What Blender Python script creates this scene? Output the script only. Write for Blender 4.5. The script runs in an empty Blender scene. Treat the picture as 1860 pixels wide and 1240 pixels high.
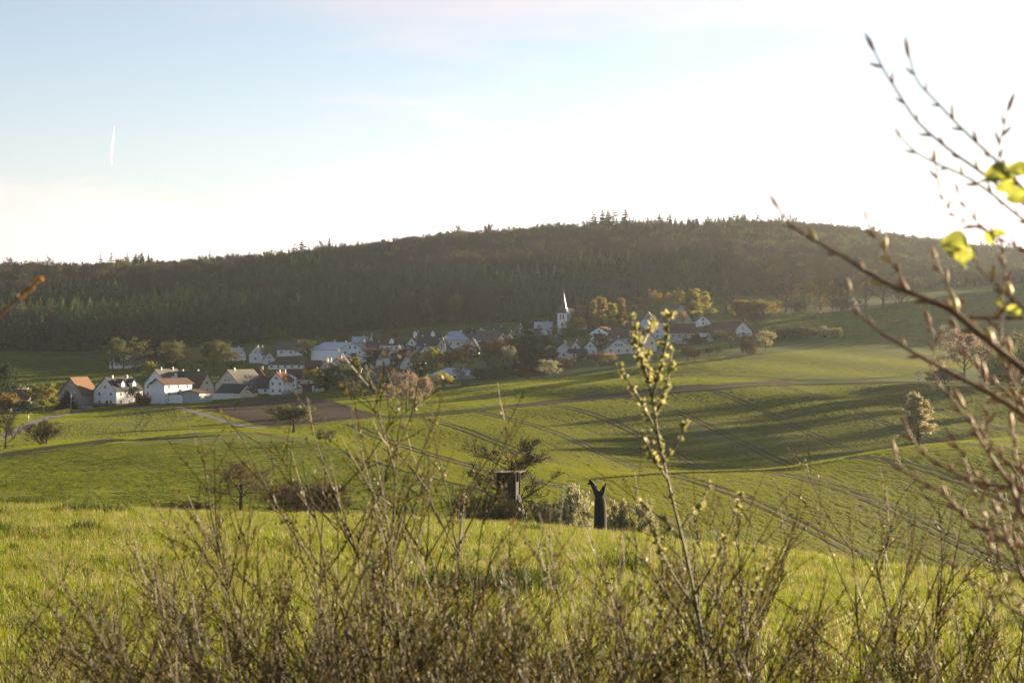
import bpy, bmesh, math, random
import numpy as np
from mathutils import Vector, Matrix
from mathutils.geometry import delaunay_2d_cdt

R = math.radians
S = bpy.context.scene
COL = S.collection
FPX, U0, V0 = 3400.0, 930.0, 620.0          # focal length and image centre, in photograph pixels

# ------------------------------------------------------------------ camera, sky, sun, exposure
cam_data = bpy.data.cameras.new('camera')
cam_data.sensor_width = 36.0
cam_data.lens = 36.0 * FPX / 1860.0
cam_data.clip_start = 0.1
cam_data.clip_end = 60000.0
cam_data.dof.use_dof = True
cam_data.dof.focus_distance = 420.0
cam_data.dof.aperture_fstop = 12.0
cam = bpy.data.objects.new('camera', cam_data)
COL.objects.link(cam)
cam.location = (0, 0, 0)
cam.rotation_euler = (R(90), 0, 0)
S.camera = cam

SUN_AZ, SUN_EL = R(50), R(8.5)              # clockwise from the view axis (+Y), above the horizon
sun_dir = Vector((math.sin(SUN_AZ) * math.cos(SUN_EL), math.cos(SUN_AZ) * math.cos(SUN_EL), math.sin(SUN_EL)))

world = bpy.data.worlds.new('World')
S.world = world
world.use_nodes = True
wn, wl = world.node_tree.nodes, world.node_tree.links
wn.clear()
w_out = wn.new('ShaderNodeOutputWorld')
w_bg = wn.new('ShaderNodeBackground')
w_bg.inputs['Strength'].default_value = 0.047
sky = wn.new('ShaderNodeTexSky')
sky.sky_type = 'NISHITA'
sky.sun_disc = False
sky.sun_elevation = SUN_EL
sky.sun_rotation = SUN_AZ
sky.altitude = 300
sky.air_density = 1.0
sky.dust_density = 0.7
sky.ozone_density = 2.5
# thin cirrus: noise on the direction projected onto a high layer
tc = wn.new('ShaderNodeTexCoord')
sep = wn.new('ShaderNodeSeparateXYZ'); wl.new(tc.outputs['Generated'], sep.inputs[0])
zadd = wn.new('ShaderNodeMath'); zadd.operation = 'ADD'; zadd.inputs[1].default_value = 0.09; wl.new(sep.outputs['Z'], zadd.inputs[0])
zmax = wn.new('ShaderNodeMath'); zmax.operation = 'MAXIMUM'; zmax.inputs[1].default_value = 0.03; wl.new(zadd.outputs[0], zmax.inputs[0])
dvx = wn.new('ShaderNodeMath'); dvx.operation = 'DIVIDE'; wl.new(sep.outputs['X'], dvx.inputs[0]); wl.new(zmax.outputs[0], dvx.inputs[1])
dvy = wn.new('ShaderNodeMath'); dvy.operation = 'DIVIDE'; wl.new(sep.outputs['Y'], dvy.inputs[0]); wl.new(zmax.outputs[0], dvy.inputs[1])
cmb = wn.new('ShaderNodeCombineXYZ'); wl.new(dvx.outputs[0], cmb.inputs[0]); wl.new(dvy.outputs[0], cmb.inputs[1])
cmap = wn.new('ShaderNodeMapping'); wl.new(cmb.outputs[0], cmap.inputs['Vector'])
cmap.inputs['Location'].default_value = (0.4, 1.3, 0)
cmap.inputs['Rotation'].default_value = (0, 0, R(-24))
cmap.inputs['Scale'].default_value = (0.42, 0.62, 1)
cn = wn.new('ShaderNodeTexNoise'); wl.new(cmap.outputs[0], cn.inputs['Vector'])
cn.inputs['Scale'].default_value = 1.0; cn.inputs['Detail'].default_value = 9; cn.inputs['Roughness'].default_value = 0.56
cn.inputs['Distortion'].default_value = 0.7
cr = wn.new('ShaderNodeValToRGB'); wl.new(cn.outputs['Fac'], cr.inputs[0])
cr.color_ramp.elements[0].position = 0.42; cr.color_ramp.elements[0].color = (0, 0, 0, 1)
cr.color_ramp.elements[1].position = 0.72; cr.color_ramp.elements[1].color = (1, 1, 1, 1)
cfa0 = wn.new('ShaderNodeMath'); cfa0.operation = 'MULTIPLY'; cfa0.inputs[1].default_value = 0.75; wl.new(cr.outputs[0], cfa0.inputs[0])
# a veil that thickens towards the horizon all round
vl = wn.new('ShaderNodeMapRange'); wl.new(sep.outputs['Z'], vl.inputs['Value'])
vl.inputs['From Min'].default_value = 0.0; vl.inputs['From Max'].default_value = 0.16; vl.inputs['To Min'].default_value = 0.5; vl.inputs['To Max'].default_value = 0.30
# a low sheet of cirrostratus with a ragged upper edge
bmap = wn.new('ShaderNodeMapping'); wl.new(tc.outputs['Generated'], bmap.inputs['Vector']); bmap.inputs['Scale'].default_value = (3.0, 3.0, 16.0); bmap.inputs['Rotation'].default_value = (0, R(4), 0)
bn = wn.new('ShaderNodeTexNoise'); wl.new(bmap.outputs[0], bn.inputs['Vector']); bn.inputs['Scale'].default_value = 2.2; bn.inputs['Detail'].default_value = 8; bn.inputs['Roughness'].default_value = 0.6
bz = wn.new('ShaderNodeMath'); bz.operation = 'MULTIPLY_ADD'; wl.new(bn.outputs['Fac'], bz.inputs[0]); bz.inputs[1].default_value = -0.10; wl.new(sep.outputs['Z'], bz.inputs[2])
bl = wn.new('ShaderNodeMapRange'); wl.new(bz.outputs[0], bl.inputs['Value']); bl.interpolation_type = 'SMOOTHSTEP'
bl.inputs['From Min'].default_value = 0.018; bl.inputs['From Max'].default_value = 0.056; bl.inputs['To Min'].default_value = 0.9; bl.inputs['To Max'].default_value = 0.0
cfa1 = wn.new('ShaderNodeMath'); cfa1.operation = 'MAXIMUM'; wl.new(cfa0.outputs[0], cfa1.inputs[0]); wl.new(bl.outputs[0], cfa1.inputs[1])
cfac = wn.new('ShaderNodeMath'); cfac.operation = 'MAXIMUM'; wl.new(cfa1.outputs[0], cfac.inputs[0]); wl.new(vl.outputs[0], cfac.inputs[1])
# the cloud takes the light of the sky around it, whitened and a little pink
bw = wn.new('ShaderNodeRGBToBW'); wl.new(sky.outputs[0], bw.inputs[0])
cwh = wn.new('ShaderNodeVectorMath'); cwh.operation = 'SCALE'
cwh.inputs[0].default_value = (1.44, 1.20, 1.18); wl.new(bw.outputs[0], cwh.inputs['Scale'])
cmx = wn.new('ShaderNodeMix'); cmx.data_type = 'RGBA'
wl.new(cfac.outputs[0], cmx.inputs['Factor']); wl.new(sky.outputs[0], cmx.inputs['A']); wl.new(cwh.outputs[0], cmx.inputs['B'])
wl.new(cmx.outputs['Result'], w_bg.inputs['Color'])
wl.new(w_bg.outputs[0], w_out.inputs['Surface'])

sun_data = bpy.data.lights.new('sun', 'SUN')
sun_data.energy = 5.0
sun_data.angle = R(0.6)
sun_data.color = (1.0, 0.80, 0.50)
sun = bpy.data.objects.new('sun', sun_data)
COL.objects.link(sun)
sun.rotation_euler = (-sun_dir).to_track_quat('-Z', 'Y').to_euler()

S.view_settings.view_transform = 'Standard'
S.view_settings.look = 'None'
S.view_settings.gamma = 1.0
S.view_settings.exposure = 2.4
S.view_settings.use_curve_mapping = False
S.cycles.max_bounces = 6
S.cycles.diffuse_bounces = 3
S.cycles.transmission_bounces = 4
S.cycles.volume_bounces = 1
S.cycles.use_denoising = True

# ------------------------------------------------------------------ helpers
rng = np.random.default_rng(7)
random.seed(7)
MATS = {}

def node(nt, kind, **kw):
    n = nt.nodes.new(kind)
    for k, v in kw.items():
        n.inputs[k].default_value = v
    return n

def mat(name, c1, c2=None, scale=4.0, rough=0.85, trans=0.0, tcol=None, bump=0.0, bscale=None, spec=0.25, rand=0.0, stretch=None, lo=0.35, hi=0.65, c3=None, scale3=0.3, metallic=0.0, world_co=False):
    """procedural material: two or three tones mixed by noise, optional translucency and per-object variation"""
    m = bpy.data.materials.new(name)
    m.use_nodes = True
    nt = m.node_tree
    nt.nodes.clear()
    L = nt.links
    out = nt.nodes.new('ShaderNodeOutputMaterial')
    b = nt.nodes.new('ShaderNodeBsdfPrincipled')
    b.inputs['Roughness'].default_value = rough
    b.inputs['Specular IOR Level'].default_value = spec
    b.inputs['Metallic'].default_value = metallic
    b.inputs['Base Color'].default_value = (*c1, 1)
    col = None
    if world_co:
        geo = nt.nodes.new('ShaderNodeNewGeometry'); vec = geo.outputs['Position']
    else:
        t = nt.nodes.new('ShaderNodeTexCoord'); vec = t.outputs['Object']
    if stretch:
        mp = nt.nodes.new('ShaderNodeMapping')
        mp.inputs['Rotation'].default_value = stretch[3:] if len(stretch) > 3 else (0, 0, 0)
        mp.inputs['Scale'].default_value = stretch[:3]
        L.new(vec, mp.inputs['Vector']); vec = mp.outputs[0]
    if c2 is not None:
        n = node(nt, 'ShaderNodeTexNoise', Scale=scale, Detail=5.0, Roughness=0.6)
        L.new(vec, n.inputs['Vector'])
        mr = node(nt, 'ShaderNodeMapRange'); mr.inputs['From Min'].default_value = lo; mr.inputs['From Max'].default_value = hi
        L.new(n.outputs['Fac'], mr.inputs['Value'])
        mx = nt.nodes.new('ShaderNodeMix'); mx.data_type = 'RGBA'
        mx.inputs['A'].default_value = (*c1, 1); mx.inputs['B'].default_value = (*c2, 1)
        L.new(mr.outputs[0], mx.inputs['Factor']); col = mx.outputs['Result']
        if c3 is not None:
            n3 = node(nt, 'ShaderNodeTexNoise', Scale=scale3, Detail=4.0, Roughness=0.55)
            L.new(vec, n3.inputs['Vector'])
            m3 = node(nt, 'ShaderNodeMapRange'); m3.inputs['From Min'].default_value = 0.45; m3.inputs['From Max'].default_value = 0.68
            L.new(n3.outputs['Fac'], m3.inputs['Value'])
            mx3 = nt.nodes.new('ShaderNodeMix'); mx3.data_type = 'RGBA'
            L.new(m3.outputs[0], mx3.inputs['Factor']); L.new(col, mx3.inputs['A']); mx3.inputs['B'].default_value = (*c3, 1)
            col = mx3.outputs['Result']
    if rand > 0:
        oi = nt.nodes.new('ShaderNodeObjectInfo')
        hs = nt.nodes.new('ShaderNodeHueSaturation')
        if col is None:
            hs.inputs['Color'].default_value = (*c1, 1)
        else:
            L.new(col, hs.inputs['Color'])
        r1 = node(nt, 'ShaderNodeMapRange'); r1.inputs['To Min'].default_value = 1 - rand; r1.inputs['To Max'].default_value = 1 + rand
        L.new(oi.outputs['Random'], r1.inputs['Value']); L.new(r1.outputs[0], hs.inputs['Value'])
        fr = nt.nodes.new('ShaderNodeMath'); fr.operation = 'MULTIPLY'; fr.inputs[1].default_value = 7.31
        L.new(oi.outputs['Random'], fr.inputs[0])
        f2 = nt.nodes.new('ShaderNodeMath'); f2.operation = 'FRACT'; L.new(fr.outputs[0], f2.inputs[0])
        r2 = node(nt, 'ShaderNodeMapRange'); r2.inputs['To Min'].default_value = 0.5 - rand * 0.07; r2.inputs['To Max'].default_value = 0.5 + rand * 0.07
        L.new(f2.outputs[0], r2.inputs['Value']); L.new(r2.outputs[0], hs.inputs['Hue'])
        col = hs.outputs[0]
    if col is not None:
        L.new(col, b.inputs['Base Color'])
    if bump > 0:
        bn = node(nt, 'ShaderNodeTexNoise', Scale=bscale or scale * 3, Detail=4.0)
        L.new(vec, bn.inputs['Vector'])
        bp = nt.nodes.new('ShaderNodeBump'); bp.inputs['Strength'].default_value = 1.0; bp.inputs['Distance'].default_value = bump
        L.new(bn.outputs['Fac'], bp.inputs['Height']); L.new(bp.outputs[0], b.inputs['Normal'])
    sh = b.outputs[0]
    if trans > 0:
        tr = nt.nodes.new('ShaderNodeBsdfTranslucent')
        if tcol is not None:
            tm = nt.nodes.new('ShaderNodeMix'); tm.data_type = 'RGBA'; tm.blend_type = 'MULTIPLY'; tm.inputs['Factor'].default_value = 1
            if col is not None: L.new(col, tm.inputs['A'])
            else: tm.inputs['A'].default_value = (*c1, 1)
            tm.inputs['B'].default_value = (*tcol, 1); L.new(tm.outputs['Result'], tr.inputs['Color'])
        elif col is not None: L.new(col, tr.inputs['Color'])
        else: tr.inputs['Color'].default_value = (*c1, 1)
        ms = nt.nodes.new('ShaderNodeMixShader'); ms.inputs[0].default_value = trans
        L.new(sh, ms.inputs[1]); L.new(tr.outputs[0], ms.inputs[2]); sh = ms.outputs[0]
    L.new(sh, out.inputs['Surface'])
    MATS[name] = m
    return m

def mesh_np(name, verts, faces, smooth=False):
    """mesh from an (n,3) array and either an (m,k) array or a list of faces"""
    me = bpy.data.meshes.new(name)
    verts = np.asarray(verts, dtype=np.float32)
    if isinstance(faces, np.ndarray):
        k = faces.shape[1]; m = len(faces)
        me.vertices.add(len(verts)); me.vertices.foreach_set('co', verts.ravel())
        me.loops.add(m * k); me.loops.foreach_set('vertex_index', faces.astype(np.int32).ravel())
        me.polygons.add(m)
        me.polygons.foreach_set('loop_start', np.arange(0, m * k, k, dtype=np.int32))
        me.polygons.foreach_set('use_smooth', np.full(m, smooth))
        me.update(calc_edges=True); me.validate()
    else:
        me.from_pydata([tuple(v) for v in verts], [], faces)
        if smooth:
            for p in me.polygons: p.use_smooth = True
        me.update()
    return me

def obj(name, me, material=None, parent=None, loc=None, rotz=None, scale=None):
    o = bpy.data.objects.new(name, me)
    COL.objects.link(o)
    if material is not None and me is not None and len(me.materials) == 0:
        me.materials.append(MATS[material] if isinstance(material, str) else material)
    if parent is not None: o.parent = parent
    if loc is not None: o.location = loc
    if rotz is not None: o.rotation_euler = (0, 0, rotz)
    if scale is not None: o.scale = scale if hasattr(scale, '__len__') else (scale,) * 3
    return o

def tag(o, label, cat, group=None):
    o['label'] = label; o['category'] = cat
    if group: o['group'] = group
    return o

def struct(o):
    o['kind'] = 'structure'; return o

def empty(name, loc, rotz=0.0):
    o = bpy.data.objects.new(name, None)
    o.empty_display_size = 0.2
    COL.objects.link(o); o.location = loc; o.rotation_euler = (0, 0, rotz)
    return o

# ------------------------------------------------------------------ terrain
COLS = [-1700, -700, 0, 465, 930, 1395, 1860, 2600, 3600]
# every column: (distance, height) knots that mean the same thing in every column
def zz(D, v): return (V0 - v) / FPX * D
def column(near, K):
    out = [(0.5, -1.62), (6, -1.62 - near[0] * 6), (15, zz(15, near[1])), (50, zz(50, near[2]))]
    out += [(D, zz(D, v)) for D, v in K]
    return out
T = {}
T[0] = column((.08, 1245, 985), [(100, 921), (125, 948), (165, 923), (245, 868), (380, 818), (540, 776), (700, 741), (850, 684), (1050, 642), (1300, 572), (1560, 522)])
T[465] = column((.08, 1245, 998), [(98, 937), (125, 968), (165, 938), (245, 876), (400, 806), (540, 764), (700, 720), (850, 672), (1080, 626), (1320, 556), (1580, 503)])
T[930] = column((.08, 1252, 1008), [(92, 957), (122, 1002), (165, 958), (250, 882), (380, 812), (510, 745), (650, 702), (800, 656), (1050, 596), (1350, 505), (1620, 455)])
T[1395] = column((.083, 1262, 1035), [(82, 1004), (122, 1066), (185, 1006), (285, 851), (355, 876), (540, 693), (680, 640), (800, 603), (950, 561), (1300, 486), (1600, 444)])
T[1860] = column((.088, 1275, 1072), [(72, 1055), (122, 1120), (190, 1058), (320, 797), (395, 815), (540, 694), (700, 632), (830, 560), (980, 523), (1300, 505), (1600, 492)])
T[-700] = [(D, z * 1.02 if i < 6 else z) for i, (D, z) in enumerate(T[0])]
T[-1700] = T[-700]
T[2600] = [(D, z + (6 if 7 < i < 13 else 0)) for i, (D, z) in enumerate(T[1860])]
T[3600] = T[2600]
NK = len(T[0])

def pchip(xk, yk, x):
    xk = np.asarray(xk, float); yk = np.asarray(yk, float)
    h = np.diff(xk); d = np.diff(yk) / h
    m = np.zeros_like(yk)
    for i in range(1, len(xk) - 1):
        if d[i - 1] * d[i] > 0:
            w1 = 2 * h[i] + h[i - 1]; w2 = h[i] + 2 * h[i - 1]
            m[i] = (w1 + w2) / (w1 / d[i - 1] + w2 / d[i])
    m[0] = d[0]; m[-1] = d[-1]
    i = np.clip(np.searchsorted(xk, x) - 1, 0, len(xk) - 2)
    t = np.clip((x - xk[i]) / h[i], -0.2, 1.2)
    return ((2 * t**3 - 3 * t**2 + 1) * yk[i] + (t**3 - 2 * t**2 + t) * h[i] * m[i] + (-2 * t**3 + 3 * t**2) * yk[i + 1] + (t**3 - t**2) * h[i] * m[i + 1])

TU = np.arange(-1700, 3601, 10.0)
TS = np.linspace(math.log(0.5), math.log(6000), 900)
KD = np.array([pchip(COLS, [T[c][k][0] for c in COLS], TU) for k in range(NK)])
KZ = np.array([pchip(COLS, [T[c][k][1] for c in COLS], TU) for k in range(NK)])
TZ = np.zeros((len(TU), len(TS)))
for i in range(len(TU)):
    kd = list(KD[:, i]) + [2000, 6000]; kz = list(KZ[:, i]) + [KZ[-1, i] * 0.8, 10]
    TZ[i] = pchip(np.log(kd), kz, TS)
# smooth the table a little along distance
ker = np.array([1, 2, 3, 2, 1.]) / 9
for _ in range(3):
    P = np.pad(TZ, ((0, 0), (2, 2)), mode='edge')
    TZ = sum(ker[j] * P[:, j:j + len(TS)] for j in range(5))

def ground(x, y):
    x = np.asarray(x, float); y = np.maximum(np.asarray(y, float), 0.6)
    fu = np.clip((U0 + FPX * x / y - TU[0]) / 10.0, 0, len(TU) - 1.001)
    fs = np.clip((np.log(y) - TS[0]) / (TS[1] - TS[0]), 0, len(TS) - 1.001)
    i = fu.astype(int); j = fs.astype(int); a = fu - i; b = fs - j
    z = TZ[i, j] * (1 - a) * (1 - b) + TZ[i + 1, j] * a * (1 - b) + TZ[i, j + 1] * (1 - a) * b + TZ[i + 1, j + 1] * a * b
    w = np.clip((y - 130) / 200, 0, 1) * np.clip((1700 - y) / 600, 0, 1)
    z = z + w * (0.35 * np.sin(x / 23 + 1.3) * np.sin(y / 31 + x / 60) + 0.22 * np.sin(x / 9.0 + y / 17 + 2))
    n = np.clip((y - 10) / 25, 0, 1) * np.clip((75 - y) / 20, 0, 1)
    return z + n * (0.10 * np.sin(x / 3.1 + y / 5.3) * np.sin(y / 4.1 + 1) + 0.05 * np.sin(x / 1.3 - y / 2.2))

_DS = np.exp(np.linspace(math.log(3), math.log(2500), 2400))
def hit(u, v, dmin=3.0):
    """distance of the first ground point seen at pixel (u, v) beyond dmin"""
    vg = V0 - FPX * ground((u - U0) / FPX * _DS, _DS) / _DS
    ok = np.nonzero((_DS >= dmin) & (vg <= v))[0]
    return float(_DS[ok[0]]) if len(ok) else 1500.0
def at(u, v, dmin=3.0):
    D = hit(u, v, dmin)
    x = (u - U0) / FPX * D
    return Vector((x, D, float(ground(x, D))))
def atD(u, D):
    x = (u - U0) / FPX * D
    return Vector((x, D, float(ground(x, D))))

def inside(poly, x, y):
    p = np.asarray(poly); n = len(p); r = np.zeros(len(x), bool); j = n - 1
    for i in range(n):
        c = ((p[i, 1] > y) != (p[j, 1] > y))
        with np.errstate(divide='ignore', invalid='ignore'):
            xi = (p[j, 0] - p[i, 0]) * (y - p[i, 1]) / (p[j, 1] - p[i, 1]) + p[i, 0]
        r ^= c & (x < xi); j = i
    return r

def plan_poly(pts, dmin=130.0):
    """pixel points (u, v) or ('D', u, distance) -> plan polygon, densified"""
    P = []
    for p in pts:
        q = atD(p[1], p[2]) if p[0] == 'D' else at(p[0], p[1], dmin)
        P.append((q.x, q.y))
    out = []
    for a, b in zip(P, P[1:] + P[:1]):
        n = max(1, int(math.hypot(b[0] - a[0], b[1] - a[1]) / (4 + 0.004 * a[1])))
        for k in range(n):
            out.append((a[0] + (b[0] - a[0]) * k / n, a[1] + (b[1] - a[1]) * k / n))
    return out

LATU, LATS = np.meshgrid(np.arange(-1600, 3500, 14.0), np.exp(np.linspace(math.log(8), math.log(1700), 560)))
LATX = ((LATU - U0) / FPX * LATS).ravel(); LATY = LATS.ravel()
def sheet(name, pts, material, lift, dmin=130.0, poly=None):
    P = poly or plan_poly(pts, dmin)
    a = np.array(P)
    sel = inside(P, LATX, LATY)
    X = np.concatenate([a[:, 0], LATX[sel]]); Y = np.concatenate([a[:, 1], LATY[sel]])
    n = len(P)
    cx, cy = X.mean(), Y.mean()
    res = delaunay_2d_cdt([Vector((x - cx, y - cy)) for x, y in zip(X, Y)], [(i, (i + 1) % n) for i in range(n)], [], 1, 1e-4)
    V = np.array([(v.x + cx, v.y + cy) for v in res[0]])
    Z = ground(V[:, 0], V[:, 1]) + lift
    me = mesh_np(name, np.column_stack([V, Z]), [list(f) for f in res[2]], True)
    # faces up
    if len(me.polygons) and me.polygons[0].normal.z < 0:
        me.flip_normals()
    return struct(obj(name, me, material)), P

def ribbon(name, pts, width, material, lift, dmin=130.0, step=3.0, wob=0.0, plan=None):
    """strip of ground (track, road) along a line of pixels or plan points"""
    P = plan or [tuple(at(u, v, dmin).xy) for u, v in pts]
    D = []
    for a, b in zip(P, P[1:]):
        n = max(1, int(math.hypot(b[0] - a[0], b[1] - a[1]) / step))
        D += [(a[0] + (b[0] - a[0]) * k / n, a[1] + (b[1] - a[1]) * k / n) for k in range(n)]
    D.append(P[-1]); D = np.array(D)
    for _ in range(3):
        if len(D) > 4: D[1:-1] = (D[:-2] + D[1:-1] * 2 + D[2:]) / 4
    t = np.gradient(D, axis=0); t /= np.linalg.norm(t, axis=1)[:, None] + 1e-9
    nrm = np.column_stack([-t[:, 1], t[:, 0]])
    w = np.full(len(D), width / 2)
    if wob: w = w * (1 + wob * np.sin(np.arange(len(D)) * 0.9) * np.sin(np.arange(len(D)) * 0.23 + 1))
    k = 4
    V = []; F = []
    for s in np.linspace(-1, 1, k):
        Q = D + nrm * (w * s)[:, None]
        V.append(np.column_stack([Q, ground(Q[:, 0], Q[:, 1]) + lift]))
    V = np.concatenate(V); n = len(D)
    for r in range(k - 1):
        i = np.arange(n - 1) + r * n
        F.append(np.column_stack([i, i + n, i + n + 1, i + 1]))
    me = mesh_np(name, V, np.concatenate(F), True)
    if me.polygons[0].normal.z < 0: me.flip_normals()
    return struct(obj(name, me, material))
# ------------------------------------------------------------------ ground and fields
ROWROT = (0, 0, -math.atan(0.2))     # the drill rows run slightly left to right towards the viewer
mat('grass_ground', (0.058, 0.088, 0.012), (0.088, 0.100, 0.017), scale=0.22, c3=(0.045, 0.075, 0.013), scale3=0.03, rough=0.95, bump=0.25, bscale=1.4, spec=0.05, world_co=True)
mat('near_grass_soil', (0.075, 0.11, 0.016), (0.10, 0.11, 0.03), scale=1.4, rough=0.95, bump=0.06, bscale=14, spec=0.05, world_co=True)
mat('rough_meadow_grass', (0.085, 0.105, 0.012), (0.11, 0.115, 0.016), scale=0.5, rough=0.95, bump=0.35, bscale=1.1, spec=0.05, world_co=True)
mat('wheat', (0.075, 0.098, 0.012), (0.095, 0.085, 0.026), scale=1.0, rough=0.95, bump=0.10, bscale=2.0, spec=0.04, stretch=(0.9, 0.028, 1, *ROWROT), c3=(0.09, 0.072, 0.03), scale3=0.22, lo=0.42, hi=0.7, world_co=True)
mat('wheat_light', (0.095, 0.112, 0.014), (0.08, 0.095, 0.016), scale=1.0, rough=0.95, bump=0.08, bscale=2.0, spec=0.04, stretch=(0.02, 0.35, 1, 0, 0, R(-6)), c3=(0.105, 0.09, 0.03), scale3=0.3, world_co=True)
mat('soil', (0.050, 0.033, 0.023), (0.074, 0.050, 0.035), scale=0.6, rough=0.98, bump=0.12, bscale=2.5, spec=0.03, stretch=(0.08, 0.7, 1, 0, 0, R(18)), world_co=True)
mat('track_soil', (0.05, 0.04, 0.022), (0.066, 0.056, 0.026), scale=0.7, rough=0.98, spec=0.03, world_co=True)
mat('lane_gravel', (0.13, 0.115, 0.10), (0.17, 0.15, 0.125), scale=0.8, rough=0.9, world_co=True)
mat('asphalt', (0.085, 0.08, 0.082), (0.12, 0.11, 0.11), scale=0.4, rough=0.85, world_co=True)
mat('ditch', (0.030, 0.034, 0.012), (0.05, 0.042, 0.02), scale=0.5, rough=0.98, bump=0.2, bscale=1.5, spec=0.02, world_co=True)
mat('forest_floor', (0.055, 0.045, 0.028), (0.06, 0.07, 0.025), scale=0.05, rough=0.98, spec=0.02, world_co=True)
mat('far_pasture_grass', (0.035, 0.06, 0.014), (0.05, 0.068, 0.018), scale=0.08, rough=0.95, spec=0.03, stretch=(0.25, 1, 1), world_co=True)
mat('verge', (0.09, 0.092, 0.02), (0.115, 0.095, 0.035), scale=0.3, rough=0.95, bump=0.15, bscale=2, spec=0.03, world_co=True)

gu = np.arange(-1690, 3591, 14.0)
gs = np.exp(np.concatenate([np.linspace(math.log(0.8), math.log(60), 70), np.linspace(math.log(61), math.log(1750), 420), np.linspace(math.log(1800), math.log(5500), 12)]))
GU, GS = np.meshgrid(gu, gs)
GX = (GU - U0) / FPX * GS; GY = GS
GZ = ground(GX, GY)
nr, nc = GX.shape
idx = np.arange(nr * nc).reshape(nr, nc)
gf = np.column_stack([idx[:-1, :-1].ravel(), idx[:-1, 1:].ravel(), idx[1:, 1:].ravel(), idx[1:, :-1].ravel()])
struct(obj('ground', mesh_np('ground', np.column_stack([GX.ravel(), GY.ravel(), GZ.ravel()]), gf, True), 'grass_ground'))

near_field, NEAR_POLY = sheet('near_meadow', None, 'near_grass_soil', 0.03, poly=[tuple(atD(u, D).xy) for u, D in
    [(u, 9) for u in range(-1500, 3401, 100)] + [(u, 112 - 0.0 * u) for u in range(3400, -1501, -50)]])
rough_meadow, ROUGH_POLY = sheet('rough_meadow', [('D', -1500, 128), ('D', -700, 128), ('D', 0, 128), ('D', 465, 128), ('D', 930, 126), ('D', 1250, 135), (1150, 965), (1040, 938), (900, 903), (760, 868), (650, 832), (600, 808), (545, 795), (470, 786), (340, 790), (200, 806), (100, 817), (0, 831), ('D', -500, 375), ('D', -1500, 375)], 'rough_meadow_grass', 0.05)
wheat, WHEAT_POLY = sheet('wheat_field', [('D', 1270, 134), ('D', 1800, 134), ('D', 3300, 134), ('D', 3300, 540), (2200, 712), (1860, 703), (1640, 698), (1440, 701), (1300, 711), (1200, 718), (1000, 735), (850, 751), (700, 762), (606, 776), (640, 800), (665, 831), (775, 866), (915, 901), (1055, 935), (1165, 962)], 'wheat', 0.06)
upper, UPPER_POLY = sheet('upper_wheat_field', [(1205, 688), (1340, 690), (1440, 690), (1640, 687), (1720, 676), (1860, 655), (2300, 640), (2300, 560), (1860, 566), (1700, 588), (1540, 619), (1400, 643), (1240, 664)], 'wheat_light', 0.06, 400)
ploughed, PLOUGH_POLY = sheet('ploughed_field', [(352, 740), (400, 734), (470, 724), (556, 717), (600, 728), (650, 744), (700, 757), (640, 764), (560, 772), (490, 776), (462, 772), (420, 758)], 'soil', 0.07, 400)
strip, _ = sheet('ploughed_strip', [(905, 739), (1000, 726), (1150, 709), (1300, 696), (1425, 690), (1440, 696), (1300, 708), (1150, 721), (1000, 736)], 'soil', 0.07, 400)
leftcrop, LEFT_POLY = sheet('crop_field', [(60, 788), (110, 768), (190, 755), (262, 742), (312, 742), (326, 752), (322, 784), (200, 797), (100, 801), (0, 822), (-250, 850), (-250, 812)], 'wheat_light', 0.07, 300)
pasture, _ = sheet('valley_pasture', [(-600, 655), (0, 646), (100, 643), (200, 640), (260, 650), (200, 668), (100, 672), (0, 676), (-600, 680)], 'far_pasture_grass', 0.07, 600)
pasture2, _ = sheet('hill_pasture', [(1385, 598), (1550, 580), (1700, 556), (1860, 535), (2400, 540), (2400, 522), (1860, 526), (1750, 530), (1660, 545), (1560, 568), (1400, 572)], 'far_pasture_grass', 0.07, 600)

# forest floor on the hill
ff, FOREST_POLY = sheet('forest_floor', [(-1500, 645), (0, 637), (200, 637), (400, 628), (600, 606), (760, 596), (930, 586), (1030, 568), (1200, 545), (1390, 538), (1500, 532), ('D', 1600, 1030), ('D', 1700, 1020), ('D', 1860, 1050), ('D', 3300, 1010), ('D', 3300, 1690), ('D', 1860, 1690), ('D', 930, 1690), ('D', 0, 1690), ('D', -1500, 1690)], 'forest_floor', 0.08, 500)

ribbon('asphalt_road', [(-260, 862), (-60, 812), (0, 796), (60, 768), (100, 756), (150, 747), (215, 741), (290, 741), (335, 740)], 4.4, 'asphalt', 0.10, 300)
ribbon('gravel_lane', [(325, 741), (360, 750), (400, 763), (440, 774), (480, 779)], 3.0, 'lane_gravel', 0.12, 300)
ribbon('grass_track', [(462, 781), (500, 792), (545, 803), (600, 815), (650, 838)], 2.6, 'verge', 0.10, 200, wob=.2)
ribbon('field_lane', [(480, 778), (560, 774), (640, 766), (700, 759), (850, 747), (1000, 732), (1200, 714), (1300, 707), (1440, 697), (1560, 694), (1640, 693), (1760, 696), (1860, 698), (2100, 706)], 2.6, 'verge', 0.11, 400, wob=.15)
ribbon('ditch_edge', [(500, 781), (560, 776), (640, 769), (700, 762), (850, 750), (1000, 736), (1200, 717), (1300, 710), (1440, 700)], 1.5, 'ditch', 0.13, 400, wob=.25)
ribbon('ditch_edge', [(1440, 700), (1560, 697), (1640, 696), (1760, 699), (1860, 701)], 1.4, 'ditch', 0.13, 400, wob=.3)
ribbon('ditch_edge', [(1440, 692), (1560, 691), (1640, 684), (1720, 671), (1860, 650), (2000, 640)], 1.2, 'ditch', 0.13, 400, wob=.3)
ribbon('ditch_edge', [(-300, 860), (0, 829), (100, 815), (200, 803), (330, 790), (440, 783)], 3.0, 'ditch', 0.12, 200, wob=.25)
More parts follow.
